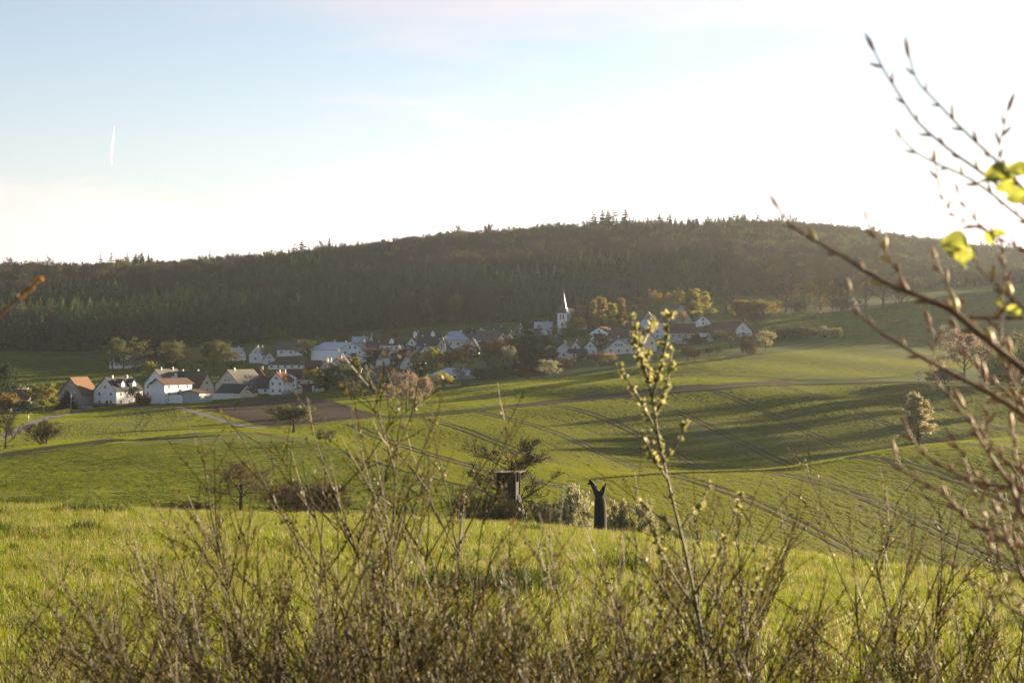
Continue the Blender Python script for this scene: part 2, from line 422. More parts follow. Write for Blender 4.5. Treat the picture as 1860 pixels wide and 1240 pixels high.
ribbon('field_verge', [(1200, 686), (1280, 682), (1360, 684), (1440, 690)], 3.0, 'soil', 0.12, 400, wob=.3)
ribbon('field_verge', [(1240, 662), (1400, 640), (1530, 616), (1640, 600), (1760, 575), (1860, 562)], 3.0, 'verge', 0.12, 400, wob=.3)
ribbon('field_verge', [(1560, 572), (1700, 556), (1860, 548)], 2.0, 'verge', 0.12, 400, wob=.3)
ribbon('valley_track', [(-100, 676), (0, 672), (60, 671), (150, 668), (215, 663), (300, 664)], 3.0, 'verge', 0.12, 600, wob=.2)

# tractor tramlines: pairs of wheel ruts along the drill rows, clipped to the field
def tramlines(poly, slope, rs, y0, y1, name, gauge=1.9, width=0.55, mt='track_soil'):
    for r in rs:
        for g in (-gauge / 2, gauge / 2):
            Y = np.arange(y0, y1, 3.0)
            X = r + g - slope * Y + 0.35 * np.sin(Y / 37 + r)
            ins = inside(poly, X, Y)
            runs = []; cur = []
            for x, y, k in zip(X, Y, ins):
                if k: cur.append((x, y))
                elif cur: runs.append(cur); cur = []
            if cur: runs.append(cur)
            for c in runs:
                if len(c) > 6: ribbon(name, None, width, mt, 0.11, plan=c, wob=.3)
tramlines(WHEAT_POLY, 0.2, [36, 55, 76, 94, 114, 135, 157, 180, 203, 226], 140, 560, 'wheel_rut')
tramlines(WHEAT_POLY, 0.2, [64.5, 85.5, 104], 150, 540, 'wheel_rut', gauge=0.01, width=0.5)
ribbon('wheel_rut', [(243, 785), (262, 756), (256, 747)], 0.8, 'track_soil', 0.12, 300)
ribbon('wheel_rut', [(257, 784), (273, 758), (268, 747)], 0.8, 'track_soil', 0.12, 300)
ribbon('wheel_rut', [(105, 783), (160, 765), (215, 752)], 0.6, 'track_soil', 0.12, 300)

sheet('ditch_bank', [(-300, 842), (0, 822), (100, 810), (190, 797), (235, 797), (200, 804), (100, 821), (0, 837), (-300, 868)], 'ditch', 0.16, 250)  # ditch bank as a flat dark sheet, its shadow put into the colour
# ------------------------------------------------------------------ vegetation meshes
def tubes(P0, P1, R0, R1, k=4):
    P0 = np.asarray(P0, float); P1 = np.asarray(P1, float); R0 = np.asarray(R0, float); R1 = np.asarray(R1, float)
    d = P1 - P0; d /= np.linalg.norm(d, axis=1)[:, None] + 1e-12
    a = np.where(np.abs(d[:, 2:3]) < 0.9, np.array([[0, 0, 1.0]]), np.array([[1.0, 0, 0]]))
    e1 = np.cross(d, a); e1 /= np.linalg.norm(e1, axis=1)[:, None]
    e2 = np.cross(d, e1)
    n = len(P0); V = np.zeros((n, 2 * k, 3))
    for i in range(k):
        t = 2 * math.pi * i / k
        o = e1 * math.cos(t) + e2 * math.sin(t)
        V[:, i] = P0 + o * R0[:, None]; V[:, k + i] = P1 + o * R1[:, None]
    b = (np.arange(n) * 2 * k)[:, None]
    F = [np.column_stack([b[:, 0] + i, b[:, 0] + (i + 1) % k, b[:, 0] + k + (i + 1) % k, b[:, 0] + k + i]) for i in range(k)]
    return V.reshape(-1, 3), np.concatenate(F)

def leaf_quads(P, size, rg, aspect=0.6, up=0.0):
    n = len(P)
    a = rg.normal(size=(n, 3)); a[:, 2] += up; a /= np.linalg.norm(a, axis=1)[:, None]
    b = rg.normal(size=(n, 3)); b -= a * (a * b).sum(1)[:, None]; b /= np.linalg.norm(b, axis=1)[:, None]
    s = (np.asarray(size) * rg.uniform(0.6, 1.3, n))[:, None]
    V = np.stack([P - a * s, P + b * s * aspect, P + a * s, P - b * s * aspect], 1).reshape(-1, 3)
    return V, np.arange(4 * n).reshape(-1, 4)

def join(parts):
    V = []; F = []; M = []; o = 0
    for v, f, m in parts:
        V.append(v); F.append(f + o); M.append(np.full(len(f), m)); o += len(v)
    return np.concatenate(V), np.concatenate(F), np.concatenate(M)

def mesh_parts(name, parts, smooth=False):
    V, F, M = join(parts)
    me = mesh_np(name, V, F, smooth)
    for _ in range(int(M.max()) + 1): me.materials.append(None)
    me.polygons.foreach_set('material_index', M.astype(np.int32))
    return me

def skeleton(rg, trunk_len=0.3, levels=3, first=(0.3, 1.0), n=(9, 6, 5), length=(0.45, 0.5, 0.5), angle=(55, 45, 40), r0=0.022, up=0.25, wob=0.12, leader=0.9, stems=1, nseg=4, profile=lambda t: 1.15 - 0.45 * t):
    """recursive branching; returns segments by level [(p0,p1,r0,r1)] and tips"""
    segs = [[] for _ in range(levels + 1)]; tips = []; az = [rg.uniform(0, 6)]
    def grow(p, d, L, r, lv):
        pts = [p]; q = p.copy(); dd = d.copy()
        for s in range(nseg):
            dd = dd + rg.normal(size=3) * (wob if lv else wob * (0.3 if stems == 1 else 0.8)) + np.array([0, 0, up * (0.25 if lv else 0.3)])
            dd /= np.linalg.norm(dd)
            q2 = q + dd * L / nseg
            ra = r * (1 - 0.72 * s / nseg); rb = r * (1 - 0.72 * (s + 1) / nseg)
            segs[lv].append((q, q2, ra, rb)); q = q2; pts.append(q2)
        if lv >= levels:
            tips.append(q); tips.append(pts[nseg // 2]); return
        m = n[lv]
        for c in range(m):
            t = (first[0] + (first[1] - first[0]) * (c + rg.uniform(0, .9)) / m) if lv == 0 else rg.uniform(0.25, 1.0)
            i = min(int(t * nseg), nseg - 1); w = t * nseg - i
            base = pts[i] * (1 - w) + pts[i + 1] * w
            if lv == 0 and stems == 1: az[0] += 2.39996 + rg.normal() * .3; ax = np.array([math.cos(az[0]), math.sin(az[0]), 0.0])
            else: ax = rg.normal(size=3)
            ax = ax - dd * (ax @ dd); ax /= np.linalg.norm(ax)
            an = math.radians(angle[lv] * rg.uniform(0.7, 1.25))
            nd = dd * math.cos(an) + ax * math.sin(an)
            ll = L * length[lv] * rg.uniform(0.6, 1.2) * (profile(t) if lv == 0 else 1.15 - 0.45 * t)
            grow(base, nd, ll, max(r * (1 - 0.7 * t) * 0.55, 0.0012), lv + 1)
    for s in range(stems):
        d = np.array([0, 0, 1.0]) if stems == 1 else np.array([rg.normal() * .5, rg.normal() * .5, 1.0])
        d /= np.linalg.norm(d)
        grow(np.array([0, 0, -0.02]) + (np.array([rg.normal() * .06, rg.normal() * .06, 0]) if stems > 1 else 0), d, leader, r0, 0)
    return segs, np.array(tips)

def seg_mesh(segs, k, rmin=0):
    P0 = np.array([s[0] for s in segs]); P1 = np.array([s[1] for s in segs])
    return tubes(P0, P1, np.maximum([s[2] for s in segs], rmin), np.maximum([s[3] for s in segs], rmin), k)

def normalise(parts_list):
    """scale so that height = 1 and crown width = 1"""
    A = np.concatenate([v for ps in parts_list for v, f, m in ps])
    h = np.percentile(A[:, 2], 99.7); c = np.median(A[:, :2], axis=0) * 0
    w = np.percentile(np.abs(A[:, 0] - c[0]), 97) + np.percentile(np.abs(A[:, 1] - c[1]), 97)
    for ps in parts_list:
        for v, f, m in ps:
            v[:, :2] /= w; v[:, 2] /= h
PROTO = {}
def make_proto(kind, seed):
    rg = np.random.default_rng(seed * 101 + sum(map(ord, kind)))
    trunk = []; crown = []
    if kind in ('round', 'orchard', 'bare', 'poplar', 'bush', 'barebush', 'sparse'):
        cfg = dict(
            round=dict(first=(0.2, 0.98), n=(16, 7, 5), length=(0.5, 0.48, 0.5), angle=(62, 48, 42), leader=0.85, profile=lambda t: 0.75 + 0.7 * math.sin(math.pi * min(1, t * 1.05)) - .35 * t),
            orchard=dict(first=(0.45, 1), n=(12, 8, 5), length=(0.9, 0.55, 0.5), angle=(66, 50, 45), leader=0.6, up=0.2, r0=0.03),
            bare=dict(first=(0.2, 1), n=(16, 10, 10), length=(0.62, 0.48, 0.5), angle=(54, 44, 40), leader=0.85, up=0.3, r0=0.026, wob=0.14, profile=lambda t: 1.15 - 0.55 * t),
            sparse=dict(first=(0.22, 1), n=(15, 8, 6), length=(0.54, 0.48, 0.5), angle=(54, 44, 40), leader=0.85, up=0.3, wob=0.14, profile=lambda t: 0.8 + 0.6 * math.sin(math.pi * min(1, t * 1.05)) - .3 * t),
            poplar=dict(first=(0.10, 1), n=(26, 7, 4), length=(0.26, 0.5, 0.5), angle=(50, 42, 38), leader=0.95, up=0.45, profile=lambda t: 1.2 - 0.85 * t),
            bush=dict(first=(0.1, 1), n=(7, 6, 5), length=(0.6, 0.55, 0.5), angle=(52, 44, 42), leader=0.6, stems=7, r0=0.014),
            barebush=dict(first=(0.1, 1), n=(8, 7, 7), length=(0.6, 0.55, 0.5), angle=(42, 38, 36), leader=0.7, stems=9, r0=0.012, up=0.35),
        )[kind]
        segs, tips = skeleton(rg, **cfg)
        v, f = seg_mesh(segs[0] + segs[1], 5); trunk.append((v, f, 0))
        v, f = seg_mesh(segs[2] + segs[3], 3, 0.0016 if 'bare' in kind else 0.0012); crown.append((v, f, 1))
        if kind not in ('bare', 'barebush'):
            m = dict(round=11, orchard=8, poplar=5, bush=6, sparse=4)[kind]
            keep = tips[rg.random(len(tips)) < 0.82]
            P = np.repeat(keep, m, 0) + rg.normal(size=(len(keep) * m, 3)) * 0.022
            v, f = leaf_quads(P, 0.017, rg); crown.append((v, f, 0))
        else:
            P = np.repeat(tips, 2, 0) + rg.normal(size=(len(tips) * 2, 3)) * 0.012
            v, f = leaf_quads(P, 0.0065, rg); crown.append((v, f, 0))
    elif kind in ('spruce', 'openspruce'):
        v, f = tubes([[0, 0, -0.02], [0, 0, 0.5]], [[0, 0, 0.5], [0, 0, 1.0]], [0.018, 0.010], [0.010, 0.001], 6); trunk.append((v, f, 0))
        P = []; Z = []
        nt = 26 if kind == 'spruce' else 17
        V = []; F = []; o = 0
        for t in range(nt):
            z = 0.1 + 0.88 * (t + rg.uniform(-.3, .3)) / nt
            rad = (1 - z) ** 0.85 * 0.5 * (rg.uniform(.75, 1.15) if kind == 'spruce' else rg.uniform(.5, 1.25)) + 0.012
            nb = int(9 + 10 * (1 - z)) if kind == 'spruce' else int(5 + 6 * (1 - z))
            for b in range(nb):
                a = rg.uniform(0, 2 * math.pi); L = rad * rg.uniform(.65, 1.1)
                dr = np.array([math.cos(a), math.sin(a), 0]); sd = np.array([-math.sin(a), math.cos(a), 0])
                zd = -0.25 * L + rg.normal() * .012
                for q in range(4):
                    t0, t1 = q / 4, (q + 1) / 4
                    w = L * 0.22 * (1.1 - t0)
                    p0 = np.array([0, 0, z]) + dr * L * t0 + np.array([0, 0, zd * t0 + 0.12 * L * t0 * t0])
                    p1 = np.array([0, 0, z]) + dr * L * (t1 + .1) + np.array([0, 0, zd * t1 + 0.12 * L * t1 * t1 - .012])
                    s1 = sd * w * rg.uniform(.7, 1.3); dn = np.array([0, 0, -w * rg.uniform(.3, 1.0)])
                    V += [p0, p1 + s1 + dn, p1 + dr * L * .12, p1 - s1 + dn]; F.append([o, o + 1, o + 2, o + 3]); o += 4
        crown.append((np.array(V), np.array(F), 0))
    normalise([trunk, crown])
    return mesh_parts(kind + '_trunk', trunk), mesh_parts(kind + '_crown', crown)

def proto(kind, i):
    if (kind, i) not in PROTO: PROTO[(kind, i)] = make_proto(kind, i)
    return PROTO[(kind, i)]

TR = (1.0, 0.95, 0.55)
mat('bark', (0.055, 0.040, 0.030), (0.09, 0.07, 0.055), scale=6, rough=0.95, spec=0.05)
mat('twig', (0.040, 0.032, 0.026), (0.058, 0.046, 0.037), scale=6, rough=0.9, spec=0.1, rand=0.15)
mat('twig_grey', (0.085, 0.072, 0.06), (0.12, 0.10, 0.085), scale=6, rough=0.9, spec=0.1, rand=0.15)
mat('leaf_yellow', (0.27, 0.24, 0.04), (0.21, 0.20, 0.035), scale=5, trans=0.55, rand=0.12)
mat('leaf_lime', (0.13, 0.16, 0.03), (0.09, 0.13, 0.025), scale=5, trans=0.45, rand=0.15)
mat('leaf_olive', (0.085, 0.10, 0.028), (0.11, 0.105, 0.035), scale=5, trans=0.35, rand=0.15)
mat('leaf_ochre', (0.26, 0.165, 0.045), (0.20, 0.15, 0.045), scale=5, trans=0.55, rand=0.12)
mat('leaf_rust', (0.10, 0.048, 0.026), (0.085, 0.055, 0.028), scale=5, trans=0.3, rand=0.12)
mat('leaf_dark', (0.030, 0.045, 0.020), (0.045, 0.055, 0.022), scale=5, trans=0.2, rand=0.2)
mat('blossom', (0.40, 0.33, 0.22), (0.22, 0.22, 0.08), scale=30, trans=0.4, rand=0.06)
mat('blossom_pink', (0.34, 0.25, 0.19), (0.22, 0.16, 0.10), scale=30, trans=0.4, rand=0.06)
mat('blossom_white', (0.36, 0.335, 0.23), (0.19, 0.20, 0.08), scale=30, trans=0.4, rand=0.06)
mat('needle', (0.018, 0.042, 0.018), (0.032, 0.060, 0.022), scale=9, trans=0.15, rand=0.45)
mat('needle_dark', (0.020, 0.027, 0.016), (0.03, 0.035, 0.018), scale=9, trans=0.1, rand=0.2)
mat('larch', (0.12, 0.15, 0.028), (0.085, 0.115, 0.025), scale=9, trans=0.3, rand=0.35)
mat('bud_light', (0.15, 0.10, 0.065), (0.12, 0.085, 0.055), scale=8, trans=0.35, rand=0.1)
mat('twig_light', (0.10, 0.07, 0.05), (0.13, 0.095, 0.07), scale=8, rough=0.9, spec=0.05)
mat('bud_brown', (0.062, 0.046, 0.034), (0.050, 0.041, 0.031), scale=8, trans=0.3, rand=0.42)

def set_mats(o, *names):
    for i, nme in enumerate(names):
        if i < len(o.material_slots):
            o.material_slots[i].link = 'OBJECT'; o.material_slots[i].material = MATS[nme]

CNT = [0]
def place_tree(name, kind, pos, h, w, leaf, label, cat='tree', group=None, twig='twig', variants=3):
    CNT[0] += 1
    tm, cm = proto(kind, CNT[0] % variants)
    e = empty(name, pos, rotz=(CNT[0] * 2.4) % 6.28)
    w *= 1.16; h *= 1.08; e.scale = (w, w, h)
    t = obj('trunk', tm, None, e); set_mats(t, 'bark')
    c = obj('crown', cm, None, e); set_mats(c, leaf, twig)
    return tag(e, label, cat, group)

def tree_px(name, kind, u, vb, hp, wp, leaf, label, cat='tree', group=None, D=None, dmin=130, **kw):
    """tree whose foot is seen at pixel (u, vb); hp, wp: height and width in pixels. With D the top stays at vb - hp."""
    if D is None:
        p = at(u, vb, dmin); s = p.y / FPX
        return place_tree(name, kind, p, hp * s, wp * s, leaf, label, cat, group, **kw)
    p = atD(u, D); s = D / FPX
    return place_tree(name, kind, p, (V0 - (vb - hp)) * s - p.z, wp * s, leaf, label, cat, group, **kw)

# ------------------------------------------------------------------ forest (stuff): instances of whole trees
def scatter(name, points, rot, scl, pick, coll, n_pick):
    me = bpy.data.meshes.new(name)
    me.vertices.add(len(points)); me.vertices.foreach_set('co', np.asarray(points, np.float32).ravel())
    for an, ty, data in (('rot', 'FLOAT_VECTOR', rot), ('scl', 'FLOAT_VECTOR', scl)):
        a = me.attributes.new(an, ty, 'POINT'); a.data.foreach_set('vector', np.asarray(data, np.float32).ravel())
    a = me.attributes.new('pick', 'INT', 'POINT'); a.data.foreach_set('value', np.asarray(pick, np.int32))
    o = obj(name, me); o['kind'] = 'stuff'
    ng = bpy.data.node_groups.new(name + '_nodes', 'GeometryNodeTree')
    ng.interface.new_socket('Geometry', in_out='INPUT', socket_type='NodeSocketGeometry')
    ng.interface.new_socket('Geometry', in_out='OUTPUT', socket_type='NodeSocketGeometry')
    N, L = ng.nodes, ng.links
    gi = N.new('NodeGroupInput'); go = N.new('NodeGroupOutput')
    ci = N.new('GeometryNodeCollectionInfo'); ci.inputs['Collection'].default_value = coll
    ci.inputs['Separate Children'].default_value = True; ci.inputs['Reset Children'].default_value = True
    ip = N.new('GeometryNodeInstanceOnPoints'); ip.inputs['Pick Instance'].default_value = True
    def attr(nm, ty):
        n = N.new('GeometryNodeInputNamedAttribute'); n.data_type = ty; n.inputs['Name'].default_value = nm; return n.outputs['Attribute']
    er = N.new('FunctionNodeEulerToRotation'); L.new(attr('rot', 'FLOAT_VECTOR'), er.inputs[0])
    L.new(gi.outputs[0], ip.inputs['Points']); L.new(ci.outputs[0], ip.inputs['Instance'])
    L.new(attr('pick', 'INT'), ip.inputs['Instance Index']); L.new(er.outputs[0], ip.inputs['Rotation']); L.new(attr('scl', 'FLOAT_VECTOR'), ip.inputs['Scale'])
    L.new(ip.outputs[0], go.inputs[0])
    md = o.modifiers.new('scatter', 'NODES'); md.node_group = ng
    return o

def proto_collection(name, entries):
    """entries: (mesh, material names...) -> an unlinked collection of prototypes, ordered by name"""
    c = bpy.data.collections.new(name)
    for i, (me, *ms) in enumerate(entries):
        o = bpy.data.objects.new('%s_%02d' % (name, i), me)
        for j, m in enumerate(ms):
            if j < len(o.material_slots):
                o.material_slots[j].link = 'OBJECT'; o.material_slots[j].material = MATS[m]
        c.objects.link(o)
    return c

def forest_mesh(kind, seed):
    rg = np.random.default_rng(seed)
    tm, cm = proto(kind, seed)
    def grab(me, shift):
        n = len(me.vertices); v = np.zeros(n * 3, np.float32); me.vertices.foreach_get('co', v)
        f = np.zeros(len(me.loops), np.int32); me.loops.foreach_get('vertex_index', f)
        mi = np.zeros(len(me.polygons), np.int32); me.polygons.foreach_get('material_index', mi)
        return v.reshape(-1, 3), f.reshape(-1, 4), mi
    v1, f1, m1 = grab(tm, 0); v2, f2, m2 = grab(cm, 0)
    me = mesh_np('forest_' + kind, np.concatenate([v1, v2]), np.concatenate([f1, f2 + len(v1)]))
    for _ in range(3): me.materials.append(None)
    me.polygons.foreach_set('material_index', np.concatenate([np.full(len(f1), 2), m2]).astype(np.int32))
    return me
fm_bare = [forest_mesh('bare', i) for i in range(3)]
fm_spr = [forest_mesh('spruce', i) for i in range(3)]
fm_rnd = [forest_mesh('sparse', i) for i in range(2)]
forest_coll = proto_collection('forest_tree', [(m, 'bud_brown', 'twig', 'bark') for m in fm_bare] + [(m, 'needle', 'needle', 'bark') for m in fm_spr] + [(m, 'larch', 'larch', 'bark') for m in fm_spr[:2]] + [(m, 'leaf_olive', 'twig', 'bark') for m in fm_rnd] + [(m, 'needle_dark', 'needle_dark', 'bark') for m in fm_spr[:2]])
rg = np.random.default_rng(11)
FX = []
sp = 6.6
ys = np.arange(880, 1690, sp)
for y in ys:
    xm = (2700 - U0) / FPX * y
    x = np.arange(-xm, xm, sp)
    FX.append(np.column_stack([x + rg.uniform(-3, 3, len(x)), np.full(len(x), y) + rg.uniform(-3, 3, len(x))]))
FX = np.concatenate(FX)
FX = FX[inside(FOREST_POLY, FX[:, 0], FX[:, 1])]
FU = U0 + FPX * FX[:, 0] / FX[:, 1]
FZ = ground(FX[:, 0], FX[:, 1]); FV = V0 - FPX * FZ / FX[:, 1]
def vnoise(x, y, s, seed):
    r = np.random.default_rng(seed); ph = r.uniform(0, 6.28, 12); an = r.uniform(0, 6.28, 12); fr = r.uniform(0.5, 1.8, 12)
    return sum(np.sin((np.cos(a) * x + np.sin(a) * y) / s * f + p) for a, f, p in zip(an, fr, ph)) / 3.5
n1 = vnoise(FX[:, 0], FX[:, 1], 45, 1); n2 = vnoise(FX[:, 0], FX[:, 1], 22, 2); n3 = vnoise(FX[:, 0], FX[:, 1], 60, 3)
hi = np.interp(FU, [0, 465, 930, 1395, 1860], [575, 560, 515, 500, 520])      # above this the wood is bare broadleaf
conif = (FV > hi + n1 * 18) & (FU < 1330)
conif |= (n3 > 1.15) & (FU < 1400)
conif &= ~((FV > 560) & (FU > 640) & (FU < 1000) & (n2 > 0.2))
conif &= ~((FV > 600) & (n2 > 0.6))
pick = np.where(conif, rg.integers(3, 6, len(FX)), rg.integers(0, 3, len(FX)))
pick = np.where(conif & (n1 < -0.4), rg.integers(10, 12, len(FX)), pick)
larch = (FU > 320) & (FU < 470) & (FV > 566) & (FV < 592) | conif & (n2 > 1.05) | (np.abs(FV - 596) < 22) & (FU < 420) & (n2 > 0.1) | (np.abs(FV - 530) < 14) & (np.abs(FU - 1190) < 60) & (n2 > -.3)
pick = np.where(larch, rg.integers(6, 8, len(FX)), pick)
olive = ~conif & ~larch & (rg.random(len(FX)) < 0.10 + 0.3 * (n1 > .9))
pick = np.where(olive, rg.integers(8, 10, len(FX)), pick)
rz_ = np.interp(FU, [0, 465, 930, 1395, 1860], [1560, 1580, 1620, 1600, 1600])
keepf = ~((FU > 845) & (FU < 1000) & (FX[:, 1] > rz_ + 14)) & ~((FU > 860) & (FU < 985) & (FX[:, 1] > rz_ - 60) & (rg.random(len(FX)) < .5)) & (rg.random(len(FX)) > .05)
FX = FX[keepf]; FU = FU[keepf]; FV = FV[keepf]; FZ = FZ[keepf]; pick = pick[keepf]; larch = larch[keepf]; n1 = n1[keepf]; n2 = n2[keepf]
isc = (pick >= 3) & (pick < 8) | (pick >= 10)
hh = np.where(isc, rg.uniform(16, 24, len(FX)), rg.uniform(14, 20, len(FX))); ww = np.where(isc, rg.uniform(5.5, 8, len(FX)), rg.uniform(8.5, 13, len(FX)))
hh *= np.where(larch, 0.85, 1)
hh *= 1 + 0.09 * np.clip(n2, -1.3, 1.6) + np.where(rg.random(len(FX)) < .025, .25, 0); ww *= 1 + 0.12 * np.clip(n1, -1, 1)
# the wood's edge is young and low on the village side
edge = np.interp(FU, [900, 1030, 1200, 1390, 1500, 1700], [586, 568, 545, 538, 532, 520])
ramp = np.clip((edge - FV) / 26, 0, 1)
hh *= np.where(FU > 930, 0.38 + 0.62 * ramp, 1); ww *= np.where(FU > 930, 0.6 + 0.4 * ramp, 1)
scatter('forest', np.column_stack([FX, FZ]), np.column_stack([np.zeros(len(FX)), np.zeros(len(FX)), rg.uniform(0, 6.28, len(FX))]), np.column_stack([ww, ww, hh]), pick, forest_coll, 12)

# unseen wood added beyond the right edge to throw shade on the upper slope
ex = []
for y in np.arange(842, 1010, 6.0):
    x = np.arange(max(252, 0.292 * y), 560, 6.0); x = x[y > 840 + (x - 265) * 0.2]
    ex.append(np.column_stack([x + rg.uniform(-2.5, 2.5, len(x)), np.full(len(x), y) + rg.uniform(-2.5, 2.5, len(x))]))
ex = np.concatenate(ex); n = len(ex)
w_ = rg.uniform(6.5, 9, n)
scatter('forest_on_crest', np.column_stack([ex, ground(ex[:, 0], ex[:, 1])]), np.column_stack([np.zeros(n), np.zeros(n), rg.uniform(0, 6.28, n)]), np.column_stack([w_, w_, rg.uniform(11, 15, n)]), rg.integers(3, 6, n), forest_coll, 12)
# ------------------------------------------------------------------ village houses
def boxes_mesh(name, bl):
    V = []; F = []
    for (x0, x1, y0, y1, z0, z1) in bl:
        o = len(V)
        V += [(x, y, z) for x in (x0, x1) for y in (y0, y1) for z in (z0, z1)]
        F += [[o + a for a in q] for q in ((0, 1, 3, 2), (4, 6, 7, 5), (0, 4, 5, 1), (2, 3, 7, 6), (0, 2, 6, 4), (1, 5, 7, 3))]
    return mesh_np(name, V, F)
mat('render_white', (0.66, 0.67, 0.68), (0.58, 0.59, 0.60), scale=0.5, rough=0.9, spec=0.1)
mat('render_cream', (0.68, 0.62, 0.50), (0.60, 0.54, 0.43), scale=0.5, rough=0.9, spec=0.1)
mat('render_grey', (0.42, 0.40, 0.37), (0.36, 0.34, 0.31), scale=0.5, rough=0.9, spec=0.1)
mat('render_beige', (0.33, 0.29, 0.25), (0.28, 0.25, 0.21), scale=0.5, rough=0.9, spec=0.1)
mat('metal_white', (0.70, 0.73, 0.76), (0.64, 0.67, 0.70), scale=0.3, rough=0.6, spec=0.3, stretch=(3, 3, .1))
mat('metal_grey', (0.27, 0.30, 0.30), (0.23, 0.26, 0.26), scale=0.3, rough=0.6, spec=0.3, stretch=(3, 3, .1))
mat('plinth', (0.13, 0.07, 0.055), (0.10, 0.06, 0.05), scale=1, rough=0.9)
mat('roof_slate', (0.045, 0.046, 0.052), (0.06, 0.06, 0.066), scale=1.2, rough=0.9, spec=0.08, stretch=(1, 1, 6))
mat('roof_grey', (0.115, 0.105, 0.10), (0.09, 0.083, 0.08), scale=1.2, rough=0.9, spec=0.08, stretch=(1, 1, 6))
mat('roof_brown', (0.085, 0.055, 0.045), (0.11, 0.07, 0.055), scale=1.2, rough=0.9, spec=0.06, stretch=(1, 1, 6))
mat('roof_red', (0.12, 0.045, 0.036), (0.09, 0.038, 0.032), scale=1.2, rough=0.9, spec=0.06, stretch=(1, 1, 6))
mat('roof_orange', (0.15, 0.085, 0.055), (0.115, 0.065, 0.045), scale=1.2, rough=0.9, spec=0.06, stretch=(1, 1, 6))
mat('roof_metal', (0.33, 0.37, 0.42), (0.28, 0.32, 0.37), scale=0.6, rough=0.45, spec=0.4, stretch=(4, 4, .2))
mat('glass', (0.02, 0.025, 0.03), rough=0.12, spec=0.6)
mat('frame_white', (0.7, 0.7, 0.7), rough=0.6)
mat('frame_brown', (0.10, 0.06, 0.04), rough=0.7)
mat('door_wood', (0.11, 0.06, 0.035), (0.08, 0.045, 0.03), scale=3, rough=0.7, stretch=(6, 6, .5))
mat('chimney_brick', (0.30, 0.16, 0.11), (0.24, 0.13, 0.09), scale=4, rough=0.9)
mat('chimney_light', (0.62, 0.58, 0.52), (0.52, 0.48, 0.44), scale=2, rough=0.9)
mat('copper_spire', (0.035, 0.038, 0.042), (0.05, 0.052, 0.055), scale=1, rough=0.5, spec=0.4)

WIN_FRAME = boxes_mesh('window', [(-.5, -.43, -.06, .0, -.5, .5), (.43, .5, -.06, .0, -.5, .5), (-.43, .43, -.06, .0, -.5, -.44), (-.43, .43, -.06, .0, .44, .5), (-.03, .03, -.055, 0, -.44, .44)])
PANE = boxes_mesh('pane', [(-.43, .43, -.03, 0.01, -.44, .44)])
UNIT = boxes_mesh('box', [(-.5, .5, -.5, .5, 0, 1)])
def unit_box(name, material, parent, loc, size, rotz=0):
    o = obj(name, UNIT, None, parent, loc, rotz, size)
    if len(UNIT.materials) == 0: UNIT.materials.append(None)
    set_mats(o, material); return o
PANE.materials.append(None); WIN_FRAME.materials.append(None)

def window(parent, loc, w, h, rotz=0, frame='frame_white'):
    f = obj('window', WIN_FRAME, None, parent, loc, rotz, (w, 1, h)); set_mats(f, frame)
    p = obj('pane', PANE, None, f); set_mats(p, 'glass')
    return f

def roof_slab(L, run, rise, over, eover, th):
    """one slope: ridge along y at x=0,z=0, falling to x=run, z=-rise; with eaves overhang"""
    k = rise / run
    x1 = run + eover; z1 = -rise - eover * k
    y0, y1 = -L / 2 - over, L / 2 + over
    V = [(0, y0, th), (x1, y0, z1 + th), (x1, y1, z1 + th), (0, y1, th), (0, y0, -0.02), (x1, y0, z1 - 0.02), (x1, y1, z1 - 0.02), (0, y1, -0.02)]
    return V

